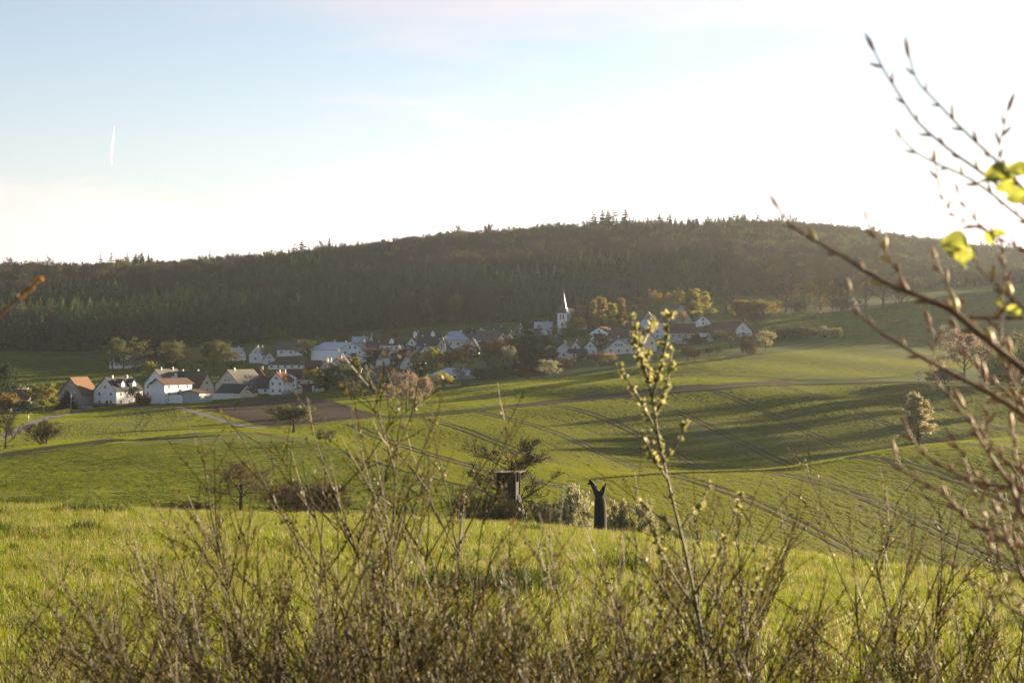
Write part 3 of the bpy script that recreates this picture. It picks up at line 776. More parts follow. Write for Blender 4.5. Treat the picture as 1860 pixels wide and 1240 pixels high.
def house(label, u, top, wpx, depth=11, base=None, H=8.5, eave=0.55, yaw=0, ridge='d', wall='render_white', roof='roof_slate', hip=0.0, chim=1, front=None, side=None, gable=1, plinth=False,
          dormers=0, sky=0, name='house', cat='house', chm='chimney_light', dmin=450, door=False, rise=None, th=0.22, over=0.5, D=None, right_wall=None):
    """house whose front centre is seen at column u, roof ridge at row top, front wpx pixels wide.
    ridge 'd': gable towards the viewer, 'w': eaves towards the viewer."""
    if D is None:
        if base is not None:
            D = hit(u, base, dmin)
        else:
            vr = V0 - FPX * (ground((u - U0) / FPX * _DS, _DS) + H) / _DS
            ok = np.nonzero((_DS >= dmin) & (vr <= top))[0]
            D = float(_DS[ok[0]])
    s = D / FPX
    p = atD(u, D)
    yr = R(yaw)
    W = wpx * s / max(0.35, math.cos(yr))
    zt = (V0 - top) * s
    # centre of the house in plan and its floor level
    c = Vector((p.x, p.y, 0)) + Vector((-math.sin(yr), math.cos(yr), 0)) * depth / 2
    corners = [c + Matrix.Rotation(yr, 3, 'Z') @ Vector((a * W / 2, b * depth / 2, 0)) for a in (-1, 1) for b in (-1, 1)]
    zg = [float(ground(q.x, q.y)) for q in corners]
    z0 = float(ground(p.x, p.y)) if base is not None else sum(zg) / 4
    Hm = max(3.0, zt - z0)
    he = Hm * eave
    if rise is not None: he = Hm - rise
    foot = min(zg) - z0 - 0.6
    e = empty(name, (c.x, c.y, z0), yr)
    tag(e, label, cat)
    if ridge == 'd': a, b, rot = W, depth, 0.0          # a: across the ridge, b: along it
    else: a, b, rot = depth, W, math.pi / 2
    RM = Matrix.Rotation(rot, 4, 'Z')
    # walls: pentagonal prism
    x = a / 2; y = b / 2
    hipy = hip * min(x, y)
    V = [(-x, -y, foot), (x, -y, foot), (x, -y, he), (0, -y + hipy, Hm - 0.05), (-x, -y, he), (-x, y, foot), (x, y, foot), (x, y, he), (0, y - hipy, Hm - 0.05), (-x, y, he)]
    F = [[0, 1, 2, 3, 4], [6, 5, 9, 8, 7], [1, 6, 7, 2], [5, 0, 4, 9], [2, 7, 8, 3], [9, 4, 3, 8]] if hip == 0 else [[0, 1, 2, 4], [6, 5, 9, 7], [1, 6, 7, 2], [5, 0, 4, 9], [4, 2, 7, 9]]
    me = mesh_np('wall', V, F); me.transform(RM); obj('wall', me, wall, e)
    if plinth:
        me = boxes_mesh('plinth', [(-W / 2 - .06, W / 2 + .06, -depth / 2 - .06, depth / 2 + .06, foot, 1.1)]); obj('plinth', me, 'plinth', e)
    # roof
    rs = Hm - he
    if hip > 0:
        o_ = 0.45; k = rs / x
        zb = he - o_ * k
        hy = y - hipy
        V = [(-x - o_, -y - o_, zb), (x + o_, -y - o_, zb), (x + o_, y + o_, zb), (-x - o_, y + o_, zb), (0, -hy, Hm + th), (0, hy, Hm + th)]
        V += [(-x - o_, -y - o_, zb + th), (x + o_, -y - o_, zb + th), (x + o_, y + o_, zb + th), (-x - o_, y + o_, zb + th)]
        F = [[6, 7, 4], [7, 8, 5, 4], [8, 9, 5], [9, 6, 4, 5], [0, 1, 7, 6], [1, 2, 8, 7], [2, 3, 9, 8], [3, 0, 6, 9], [3, 2, 1, 0]]
        me = mesh_np('roof', V, F); me.transform(RM); rf = obj('roof', me, roof, e)
    else:
        V = roof_slab(b, x, rs, over, 0.5, th)
        V2 = [(-vx, vy, vz) for vx, vy, vz in V]
        q = [[0, 1, 2, 3], [7, 6, 5, 4], [0, 4, 5, 1], [2, 6, 7, 3], [1, 5, 6, 2]]
        F = q + [[i + 8 for i in reversed(f)] for f in q]
        me = mesh_np('roof', [(vx, vy, vz + Hm) for vx, vy, vz in V + V2], F); me.transform(RM); rf = obj('roof', me, roof, e)
    for i in range(chim):
        t = (-0.25, 0.3, 0.05)[i % 3] * b
        q = RM @ Vector((0.25 + 0.1 * i, t, 0))
        unit_box('chimney', chm, rf, (q.x, q.y, Hm - 0.6), (0.6, 0.6, 1.5))
    # windows on the front and the visible side
    st = max(1, round(he / 2.9))
    fh = he / st
    def row(width, fy, rotz, cnt, zf, wv=1.05, hv=1.25):
        for i in range(cnt):
            xx = (i + 0.5) / cnt * width - width / 2
            q = Matrix.Rotation(rotz, 4, 'Z') @ Vector((xx, -fy, 0))
            window(e, (q.x, q.y, zf), wv, hv, rotz)
    nf = max(1, round(W / 3.6)) if front is None else front
    for s_ in range(st):
        if nf: row(W, depth / 2, 0, nf, fh * (s_ + 0.55))
    if ridge == 'd' and gable and hip == 0 and rs > 2.2:
        row(W * 0.34 if gable > 1 else 0, depth / 2, 0, gable, he + rs * 0.28, 1.0, 1.15)
    ns = max(1, round(depth / 4)) if side is None else side
    rz = math.pi / 2 if yaw <= 0 else -math.pi / 2
    for s_ in range(st):
        if ns: row(depth, W / 2, rz, ns, fh * (s_ + 0.55))
    if ridge == 'w' and gable and hip == 0 and rs > 2.2:
        row(0, W / 2, rz, 1, he + rs * 0.28, 1.0, 1.15)
    if door:
        unit_box('door', 'door_wood', e, (W * 0.08, -depth / 2 - 0.03, 0.02), (1.1, 0.1, 2.1))
    # dormers sit on the slope that faces the viewer's right (ridge d) or the viewer (ridge w)
    for i in range(dormers):
        t = ((i + 0.5) / dormers - 0.5) * b * 0.85
        dx, dz = x * 0.62, he + rs * 0.32
        dm = mesh_np('dormer', [(-1.0, -1.0, -0.2), (1.6, -1.0, -0.2), (1.6, 1.0, -0.2), (-1.0, 1.0, -0.2), (-1.0, -1.0, 1.3), (1.6, -1.0, 1.3), (1.6, 1.0, 1.3), (-1.0, 1.0, 1.3), (-1.6, 0, 2.5), (1.6, 0, 2.5)],
                     [[0, 1, 5, 4], [1, 2, 6, 9, 5], [2, 3, 7, 6], [0, 4, 8, 7, 3]])
        q = RM @ Vector((dx, t if ridge == 'd' else t, dz))
        d = obj('dormer', dm, wall, rf, (q.x, q.y, q.z), rot if ridge == 'd' else rot + math.pi)
        if ridge == 'w': d.location = (t, -dx, dz); d.rotation_euler = (0, 0, -math.pi / 2)
        rm = mesh_np('dormer_roof', [(-1.7, 0, 2.55), (1.85, 0, 2.55), (1.85, -1.3, 1.1), (-.9, -1.3, 1.1), (1.85, 1.3, 1.1), (-.9, 1.3, 1.1), (-1.7, 0, 2.7), (1.85, 0, 2.7), (1.85, -1.3, 1.25), (-.9, -1.3, 1.25), (1.85, 1.3, 1.25), (-.9, 1.3, 1.25)],
                     [[0, 1, 2, 3], [1, 0, 5, 4], [6, 9, 8, 7], [7, 10, 11, 6], [2, 1, 7, 8], [1, 4, 10, 7], [3, 2, 8, 9], [4, 5, 11, 10]])
        r2 = obj('dormer_roof', rm, roof, rf, d.location, d.rotation_euler[2])
    for i in range(sky):
        t = ((i + 0.5) / sky - 0.5) * b * 0.35 + b * 0.05
        sl = math.atan2(rs, x)
        if ridge == 'd': loc = (x * 0.55, t, Hm - rs * 0.55 + th + 0.06); ro = (0, sl, 0)
        else: loc = (t, -x * 0.55, Hm - rs * 0.55 + th + 0.06); ro = (sl, 0, 0)
        k = unit_box('skylight', 'glass', rf, loc, (1.5, 0.9, 0.08) if ridge == 'd' else (0.9, 1.5, 0.08)); k.rotation_euler = ro
    return e

hs = house
# front row by the road, left to right
hs('small cream house with lit corner at the left edge of the village', 6, 727, 20, 9, base=750, eave=.6, yaw=-30, wall='render_cream', roof='roof_brown')
hs('low house with a long blue-white roof behind the ochre trees', 34, 731, 26, 8, base=745, eave=.5, ridge='w', roof='roof_metal', chim=0)
hs('brown-roofed house with a white chimney behind the yellow willow', 36, 709, 30, 9, H=7, ridge='w', roof='roof_brown', chim=1)
hs('tall beige house with orange tiled roof beside the street lamp', 128, 686, 42, 13, base=743, eave=.52, yaw=-14, wall='render_beige', roof='roof_orange', front=0, gable=0, chim=0, side=2)
hs('white house with dark red plinth and two gabled dormers by the road', 191, 686, 46, 15, base=738, eave=.56, yaw=-27, roof='roof_slate', plinth=True, dormers=2, gable=1, front=2, door=True, chim=2, side=3)
hs('white house with steep dark roof behind the tall white block', 282, 671, 44, 13, base=722, eave=.5, yaw=-28, roof='roof_grey', chim=2, dormers=1)
hs('tall windowless white block with shallow brown roof at the lane end', 286, 688, 28, 16, base=734, eave=.80, yaw=-28, roof='roof_brown', front=0, gable=0, side=3, chim=0, over=.9)
hs('flat white annex with ribbon window below the tall white block', 318, 716, 30, 5, base=733, eave=.92, yaw=-16, roof='roof_grey', chim=0, front=0, gable=0, side=2, over=.2)
hs('grey-green tin shed with lit side door at the lane', 344, 709, 38, 9, base=733, eave=.80, yaw=-22, wall='metal_grey', roof='roof_brown', chim=0, front=0, gable=0, side=1, name='shed', cat='shed')
hs('house with dark slate roof and white ridge cap behind the block', 341, 675, 52, 9, H=9, eave=.55, ridge='w', yaw=-6, roof='roof_slate', chim=2, front=3)
hs('narrow orange-lit gable house between two dark roofs', 376, 678, 24, 14, H=8.5, eave=.4, yaw=38, wall='render_cream', roof='roof_brown', chim=0, front=1, side=0)
hs('long low outbuilding with dark roof behind the white garden wall', 368, 700, 54, 7, base=716, eave=.5, ridge='w', wall='render_white', roof='roof_slate', chim=0, front=2, gable=0)
hs('low barn with dark roof and bright lit gable by the ploughed field', 414, 698, 46, 8, base=724, eave=.45, ridge='w', yaw=-34, roof='roof_slate', chim=0, front=0, gable=0, side=0, wall='render_cream', name='barn', cat='barn')
hs('big gabled house with broad grey roof and two skylights', 413, 672, 48, 17, base=716, eave=.42, yaw=-27, wall='render_grey', roof='roof_grey', sky=2, chim=1, gable=2, front=2, side=0)
hs('rust-roofed garden shed beside the bright barn gable', 450, 706, 18, 4, base=722, eave=.6, yaw=-20, roof='roof_red', wall='render_cream', chim=0, front=0, gable=0, side=0, name='shed', cat='shed')
hs('red hipped-roof house behind the broad grey roof', 465, 669, 34, 10, H=7.5, eave=.5, ridge='w', hip=.9, roof='roof_red', chim=1, front=3)
hs('dark slate house with white eaves band and lit right gable', 482, 688, 48, 9, base=716, eave=.42, ridge='w', yaw=-24, roof='roof_slate', chim=0, front=3)
hs('white gable house with two tall light chimneys', 502, 676, 26, 11, H=8.5, eave=.62, yaw=-12, roof='roof_red', chim=2, front=2)
hs('cream house with long dark red roof behind the yellow tree', 552, 671, 70, 10, base=704, eave=.5, ridge='w', yaw=-10, wall='render_cream', roof='roof_red', front=4, chim=1)
hs('white corner house beside the dark red roof', 527, 678, 24, 8, base=706, eave=.75, yaw=-18, roof='roof_slate', front=2, chim=0)
hs('flat-roofed dark carport beside the pale garden gate', 562, 699, 28, 5, base=712, eave=.85, ridge='w', roof='roof_brown', wall='frame_brown', chim=0, front=0, side=0, gable=0, name='carport', cat='carport')
hs('small white-fronted kiosk shed at the meadow corner', 567, 700, 7, 3, base=712, eave=.8, yaw=-20, roof='roof_brown', chim=0, front=0, side=0, gable=0, name='shed', cat='shed')
# middle village
hs('white gabled house at the wood edge beside the dark hip roof', 464, 630, 24, 11, base=660, eave=.55, yaw=-12, roof='roof_slate', front=1, chim=2)
hs('lower white gable joined beside the wood edge house', 489, 640, 22, 10, base=662, eave=.42, yaw=8, roof='roof_brown', front=1, chim=0)
hs('pale bungalow with wide dark hipped roof', 518, 651, 62, 11, base=671, eave=.45, ridge='w', hip=.9, roof='roof_slate', front=5, chim=0)
hs('long grey-roofed house half hidden above the bungalow', 528, 622, 50, 9, H=7, eave=.5, ridge='w', roof='roof_grey', front=3)
hs('large white factory hall with long windowless side', 640, 622, 50, 27, base=660, eave=.66, yaw=33, wall='metal_white', roof='roof_metal', chim=1, front=2, gable=2, side=0, name='hall', cat='hall', over=1.0)
hs('small white gable peeping above the factory hall roof', 608, 614, 11, 8, H=8, eave=.4, yaw=0, roof='roof_slate', chim=0, front=1)
hs('grey house with red-brown chimneys below the factory hall', 591, 654, 22, 9, H=7, eave=.5, yaw=-10, roof='roof_slate', chim=2, wall='render_grey')
hs('pinkish gable house with orange roof and white chimneys below the hall', 612, 650, 24, 12, base=672, eave=.4, yaw=-30, wall='render_grey', roof='roof_orange', chim=2)
hs('white house with half-hipped gable among blossom trees', 671, 667, 34, 10, base=694, eave=.46, yaw=-6, roof='roof_brown', gable=2, front=2, chim=1)
hs('white flat garage beside the blossom trees', 717, 682, 19, 5, base=695, eave=.82, ridge='w', roof='roof_grey', chim=0, front=1, side=0, gable=0, name='garage', cat='garage')
hs('dark-roofed long building behind the white garage', 733, 672, 36, 8, H=5, eave=.5, ridge='w', roof='roof_slate', chim=1, front=3)
hs('white gable under dark roof left of the rust tree', 696, 634, 24, 11, H=8, eave=.42, yaw=6, roof='roof_slate', front=1)
hs('wide white two-storey house with dormer above the rust tree', 711, 617, 42, 9, H=9, eave=.72, ridge='w', roof='roof_slate', front=5, dormers=1, chim=0)
hs('dark gabled house right of the factory hall', 655, 620, 34, 12, H=8, eave=.45, yaw=-25, roof='roof_slate', wall='render_grey')
hs('tiny triangular white gable on the upper street', 674, 608, 10, 8, H=8, eave=.4, roof='roof_slate', chim=1, front=1)
hs('house with long roof on the upper street left end', 653, 612, 26, 8, H=7, ridge='w', roof='roof_metal', chim=1, front=2)
hs('white gable with steep dark roof in the village middle', 742, 634, 22, 12, H=8.5, eave=.42, yaw=12, roof='roof_slate', front=1)
hs('white house with hipped gables behind the middle street', 748, 613, 24, 10, H=8, eave=.5, yaw=-16, roof='roof_slate')
hs('white house with gabled turret left of its twin', 754, 604, 20, 9, H=8.5, eave=.72, ridge='w', roof='roof_slate', dormers=1, chim=1)
hs('white house with gabled turret right of its twin', 786, 604, 24, 9, H=8.5, eave=.72, ridge='w', roof='roof_slate', dormers=1, chim=0)
hs('broad dark-roofed house below the turreted twins', 777, 612, 36, 12, H=8.5, eave=.5, ridge='w', roof='roof_slate', wall='render_grey', chim=2)
hs('dark house with white gable tip above the yellow trees', 806, 627, 24, 12, H=8, eave=.4, roof='roof_slate', front=1)
hs('dark house with small pale gable behind the white tip', 802, 615, 20, 11, H=7.5, eave=.4, yaw=-8, roof='roof_slate', wall='render_grey', front=1)
hs('white house with hipped grey roof behind garden spruces', 832, 602, 40, 11, H=8.5, eave=.5, ridge='w', yaw=14, hip=.6, roof='roof_metal', front=3)
hs('white house with zigzag gables right of the garden spruces', 871, 599, 16, 11, H=8, eave=.5, yaw=-14, roof='roof_metal', front=1)
hs('long grey-brown roofed house above the rust trees', 886, 600, 42, 11, H=8.5, eave=.42, ridge='w', roof='roof_grey', front=4, sky=2)
hs('white gable behind the rust trees', 857, 616, 16, 10, H=7.5, eave=.4, yaw=-8, roof='roof_slate', front=1)
hs('cream house left of the dark spruces', 926, 603, 18, 10, H=7.5, eave=.5, yaw=-10, wall='render_cream', roof='roof_grey', front=2)
hs('white gable above the dark spruces', 947, 591, 14, 10, H=7.5, eave=.5, yaw=14, roof='roof_grey', front=1)
hs('long grey roof left of the church', 987, 585, 30, 9, H=7, eave=.45, ridge='w', roof='roof_metal', front=2)
hs('grey-roofed house below the church hedge', 965, 597, 34, 9, H=7, eave=.45, ridge='w', roof='roof_grey', front=3)
hs('blue-grey barn with low hipped metal roof at the meadow edge', 826, 669, 92, 16, base=690, eave=.40, ridge='w', hip=.8, wall='metal_grey', roof='roof_metal', chim=0, front=1, side=1, name='barn', cat='barn')
# right of the church
hs('white gable house with dark eaves below the church', 1024, 622, 36, 12, base=652, eave=.45, yaw=-4, roof='roof_slate', front=1, gable=0, chim=2)
hs('dark-roofed house with cream dormer gable right of the white gable', 1045, 619, 28, 11, H=7.5, eave=.42, yaw=-10, wall='render_cream', roof='roof_slate', front=1)
hs('long flat dark-roofed annex in front of the cream gable', 1050, 634, 30, 8, H=4.5, eave=.6, ridge='w', roof='roof_slate', chim=0, front=2)
hs('pale blue workshop with lit roof edge below the birches', 1088, 594, 34, 14, H=8, eave=.62, yaw=-24, wall='metal_white', roof='roof_brown', chim=0, front=1)
hs('long brown-roofed farm building above the white gable house', 1128, 594, 50, 14, H=9, eave=.42, yaw=-30, ridge='w', roof='roof_brown', wall='render_grey', front=3, sky=1)
hs('white gable house with three attic windows facing the fields', 1124, 614, 46, 13, base=644, eave=.42, yaw=4, roof='roof_brown', gable=3, front=3, chim=1)
hs('pale gable house behind the flowering twig', 1176, 600, 34, 12, H=9, eave=.55, yaw=16, wall='render_cream', roof='roof_brown', front=2)
hs('barn with sun-glinting metal roof strip left of the big barn', 1194, 580, 36, 12, H=9, eave=.5, yaw=26, roof='roof_metal', front=1, chim=0, name='barn', cat='barn')
hs('big grey boarded barn gable beside the yellow trees', 1237, 552, 40, 18, H=10.5, eave=.22, yaw=14, wall='render_grey', roof='roof_grey', gable=2, front=0, chim=0, name='barn', cat='barn')
hs('small white bungalow right of the big barn', 1277, 573, 26, 8, H=5, eave=.45, yaw=6, roof='roof_grey', front=1, chim=0)
hs('dark long roof with white posts under it on the lower street', 1240, 588, 46, 10, H=7.5, eave=.5, ridge='w', roof='roof_brown', wall='render_grey', front=4)
hs('white house with flat dark hip roof beside the garden spruce', 1296, 590, 42, 10, H=7, eave=.55, ridge='w', hip=.7, roof='roof_brown', front=2, chim=0)
hs('last white house with steep brown roof and two skylights', 1349, 584, 36, 15, base=611, eave=.38, yaw=24, roof='roof_brown', front=1, gable=1, sky=0, chim=0)
hs('brown roof wing with bright skylights joined to the last house', 1322, 586, 46, 10, base=610, eave=.42, ridge='w', roof='roof_brown', sky=2, front=4, chim=0)
hs('tiny white farmhouse glimpsed left of the birch group', 1060, 578, 14, 9, H=6, eave=.5, roof='roof_grey', front=1, chim=0)
hs('grey hut glimpsed behind bare trees right of the birches', 1177, 567, 20, 9, H=6, eave=.4, yaw=-10, wall='render_grey', roof='roof_grey', front=1, chim=0)
# far left, under the wood
hs('pale house under the olive trees at the wood edge', 216, 643, 34, 9, H=7, eave=.5, ridge='w', roof='roof_metal', front=4)
hs('pale blue-white house right of the olive trees', 283, 641, 42, 10, H=7, eave=.5, ridge='w', yaw=-14, roof='roof_slate', front=4)
hs('house with bright roof edge behind the dark bush', 420, 632, 28, 9, H=6.5, eave=.5, ridge='w', yaw=-14, roof='roof_metal', front=2)
hs('low white hut in the pasture below the wood', 247, 661, 12, 5, base=666, eave=.6, ridge='w', roof='roof_metal', front=1, chim=0, name='hut', cat='hut')

# more roofs packed between them
hs('low white house wedged left of the pinkish gable', 568, 655, 26, 9, H=6.5, eave=.5, ridge='w', roof='roof_red', front=3)
hs('white house with red roof right below the factory hall', 632, 656, 26, 9, H=6.5, eave=.5, yaw=-14, roof='roof_brown', front=2)
hs('grey-roofed white house between hall and wide two-storey house', 680, 622, 28, 9, H=7.5, eave=.5, ridge='w', roof='roof_slate', front=3)
hs('small white gable squeezed left of the middle street', 722, 630, 18, 10, H=7.5, eave=.45, yaw=-8, roof='roof_brown', front=1)
hs('pale house with slate roof below the steep dark gable', 760, 642, 26, 9, H=7, eave=.5, ridge='w', roof='roof_slate', front=3)
hs('white cottage behind the big yellow-green tree', 772, 628, 24, 9, H=7, eave=.5, yaw=10, roof='roof_slate', front=2)
hs('white house with brown roof left of the hipped grey roof', 812, 606, 22, 9, H=7.5, eave=.55, yaw=-10, roof='roof_brown', front=2)
hs('long pale house between hipped roof and zigzag gables', 850, 606, 26, 9, H=7, eave=.55, ridge='w', roof='roof_grey', front=3)
hs('white cottage right of the long grey-brown roof', 910, 608, 20, 9, H=7, eave=.5, yaw=-12, roof='roof_brown', front=2)
hs('white house behind the rust trees on the upper lane', 905, 594, 22, 9, H=7, eave=.5, ridge='w', roof='roof_slate', front=2)
hs('white bungalow under the church tower', 1003, 612, 28, 9, H=6, eave=.5, ridge='w', roof='roof_slate', front=3)
hs('white house half hidden right of the cream dormer gable', 1072, 618, 24, 9, H=7, eave=.5, yaw=-8, roof='roof_slate', front=2)
hs('white gable between farm building and glinting barn', 1150, 586, 20, 10, H=8, eave=.5, yaw=10, roof='roof_brown', front=1)
# ------------------------------------------------------------------ church
def church():
    D = hit(1024, 606, 600); s = D / FPX
    p = atD(1024, D); e = empty('church', p, R(-24))
    tag(e, 'white church tower with slender dark spire and sunlit edge', 'church')
    w = 5.0
    zt = (V0 - 569) * s - p.z; zs = (V0 - 531) * s - p.z
    obj('tower', boxes_mesh('tower', [(-w / 2, w / 2, -w / 2, w / 2, -2, zt), (-w / 2 - .25, w / 2 + .25, -w / 2 - .25, w / 2 + .25, zt * .62, zt * .62 + .35), (-w / 2 - .3, w / 2 + .3, -w / 2 - .3, w / 2 + .3, zt - .2, zt + .15)]), 'render_white', e)
    k = w / 2 + .45
    V = [(-k, -k, zt + .15), (k, -k, zt + .15), (k, k, zt + .15), (-k, k, zt + .15)]
    o8 = [(w * .36 * math.cos(t), w * .36 * math.sin(t), zt + 2.2) for t in [math.pi / 8 + i * math.pi / 4 for i in range(8)]]
    V += o8 + [(0, 0, zs)]
    F = [[4 + i, 4 + (i + 1) % 8, 12] for i in range(8)]
    cor = {0: 5, 1: 7, 2: 1, 3: 3}
    F += [[1, 2, 4, 11], [2, 5, 4], [2, 3, 6, 5], [3, 7, 6], [3, 0, 8, 7], [0, 9, 8], [0, 1, 10, 9], [1, 11, 10], [3, 2, 1, 0]]
    obj('spire', mesh_np('spire', V, F), 'copper_spire', e)
    obj('spire_cross', boxes_mesh('spire_cross', [(-.06, .06, -.06, .06, zs - .3, zs + 2.0), (-.55, .55, -.05, .05, zs + 1.1, zs + 1.25)]), 'frame_brown', e)
    for rz in (0, math.pi / 2):
        for zf, hv in ((zt * .82, 2.6), (zt * .45, 1.8)):
            for xx in ((-.8, .8) if hv > 2 else (0,)):
                q = Matrix.Rotation(rz, 4, 'Z') @ Vector((xx, -w / 2, 0))
                window(e, (q.x, q.y, zf), .8, hv, rz, 'frame_brown')
    L, W_, he, hr = 18, 9, 6.5, 13
    V = [(-W_ / 2, w / 2, -2), (W_ / 2, w / 2, -2), (W_ / 2, w / 2, he), (0, w / 2, hr), (-W_ / 2, w / 2, he)]
    V += [(a, b + L, c) for a, b, c in V]
    obj('nave', mesh_np('nave', V, [[0, 1, 2, 3, 4], [6, 5, 9, 8, 7], [1, 6, 7, 2], [5, 0, 4, 9]]), 'render_beige', e)
    V = [(0, w / 2 - .3, hr + .2), (W_ / 2 + .5, w / 2 - .3, he - .5), (W_ / 2 + .5, w / 2 + L, he - .5), (0, w / 2 + L, hr + .2), (-W_ / 2 - .5, w / 2 - .3, he - .5), (-W_ / 2 - .5, w / 2 + L, he - .5)]
    obj('nave_roof', mesh_np('nave_roof', V, [[0, 1, 2, 3], [3, 5, 4, 0]]), 'roof_slate', e)
    for i in range(4):
        window(e, (W_ / 2, w / 2 + 3 + i * 4, 3.6), 1.0, 3.0, math.pi / 2, 'frame_brown')
church()
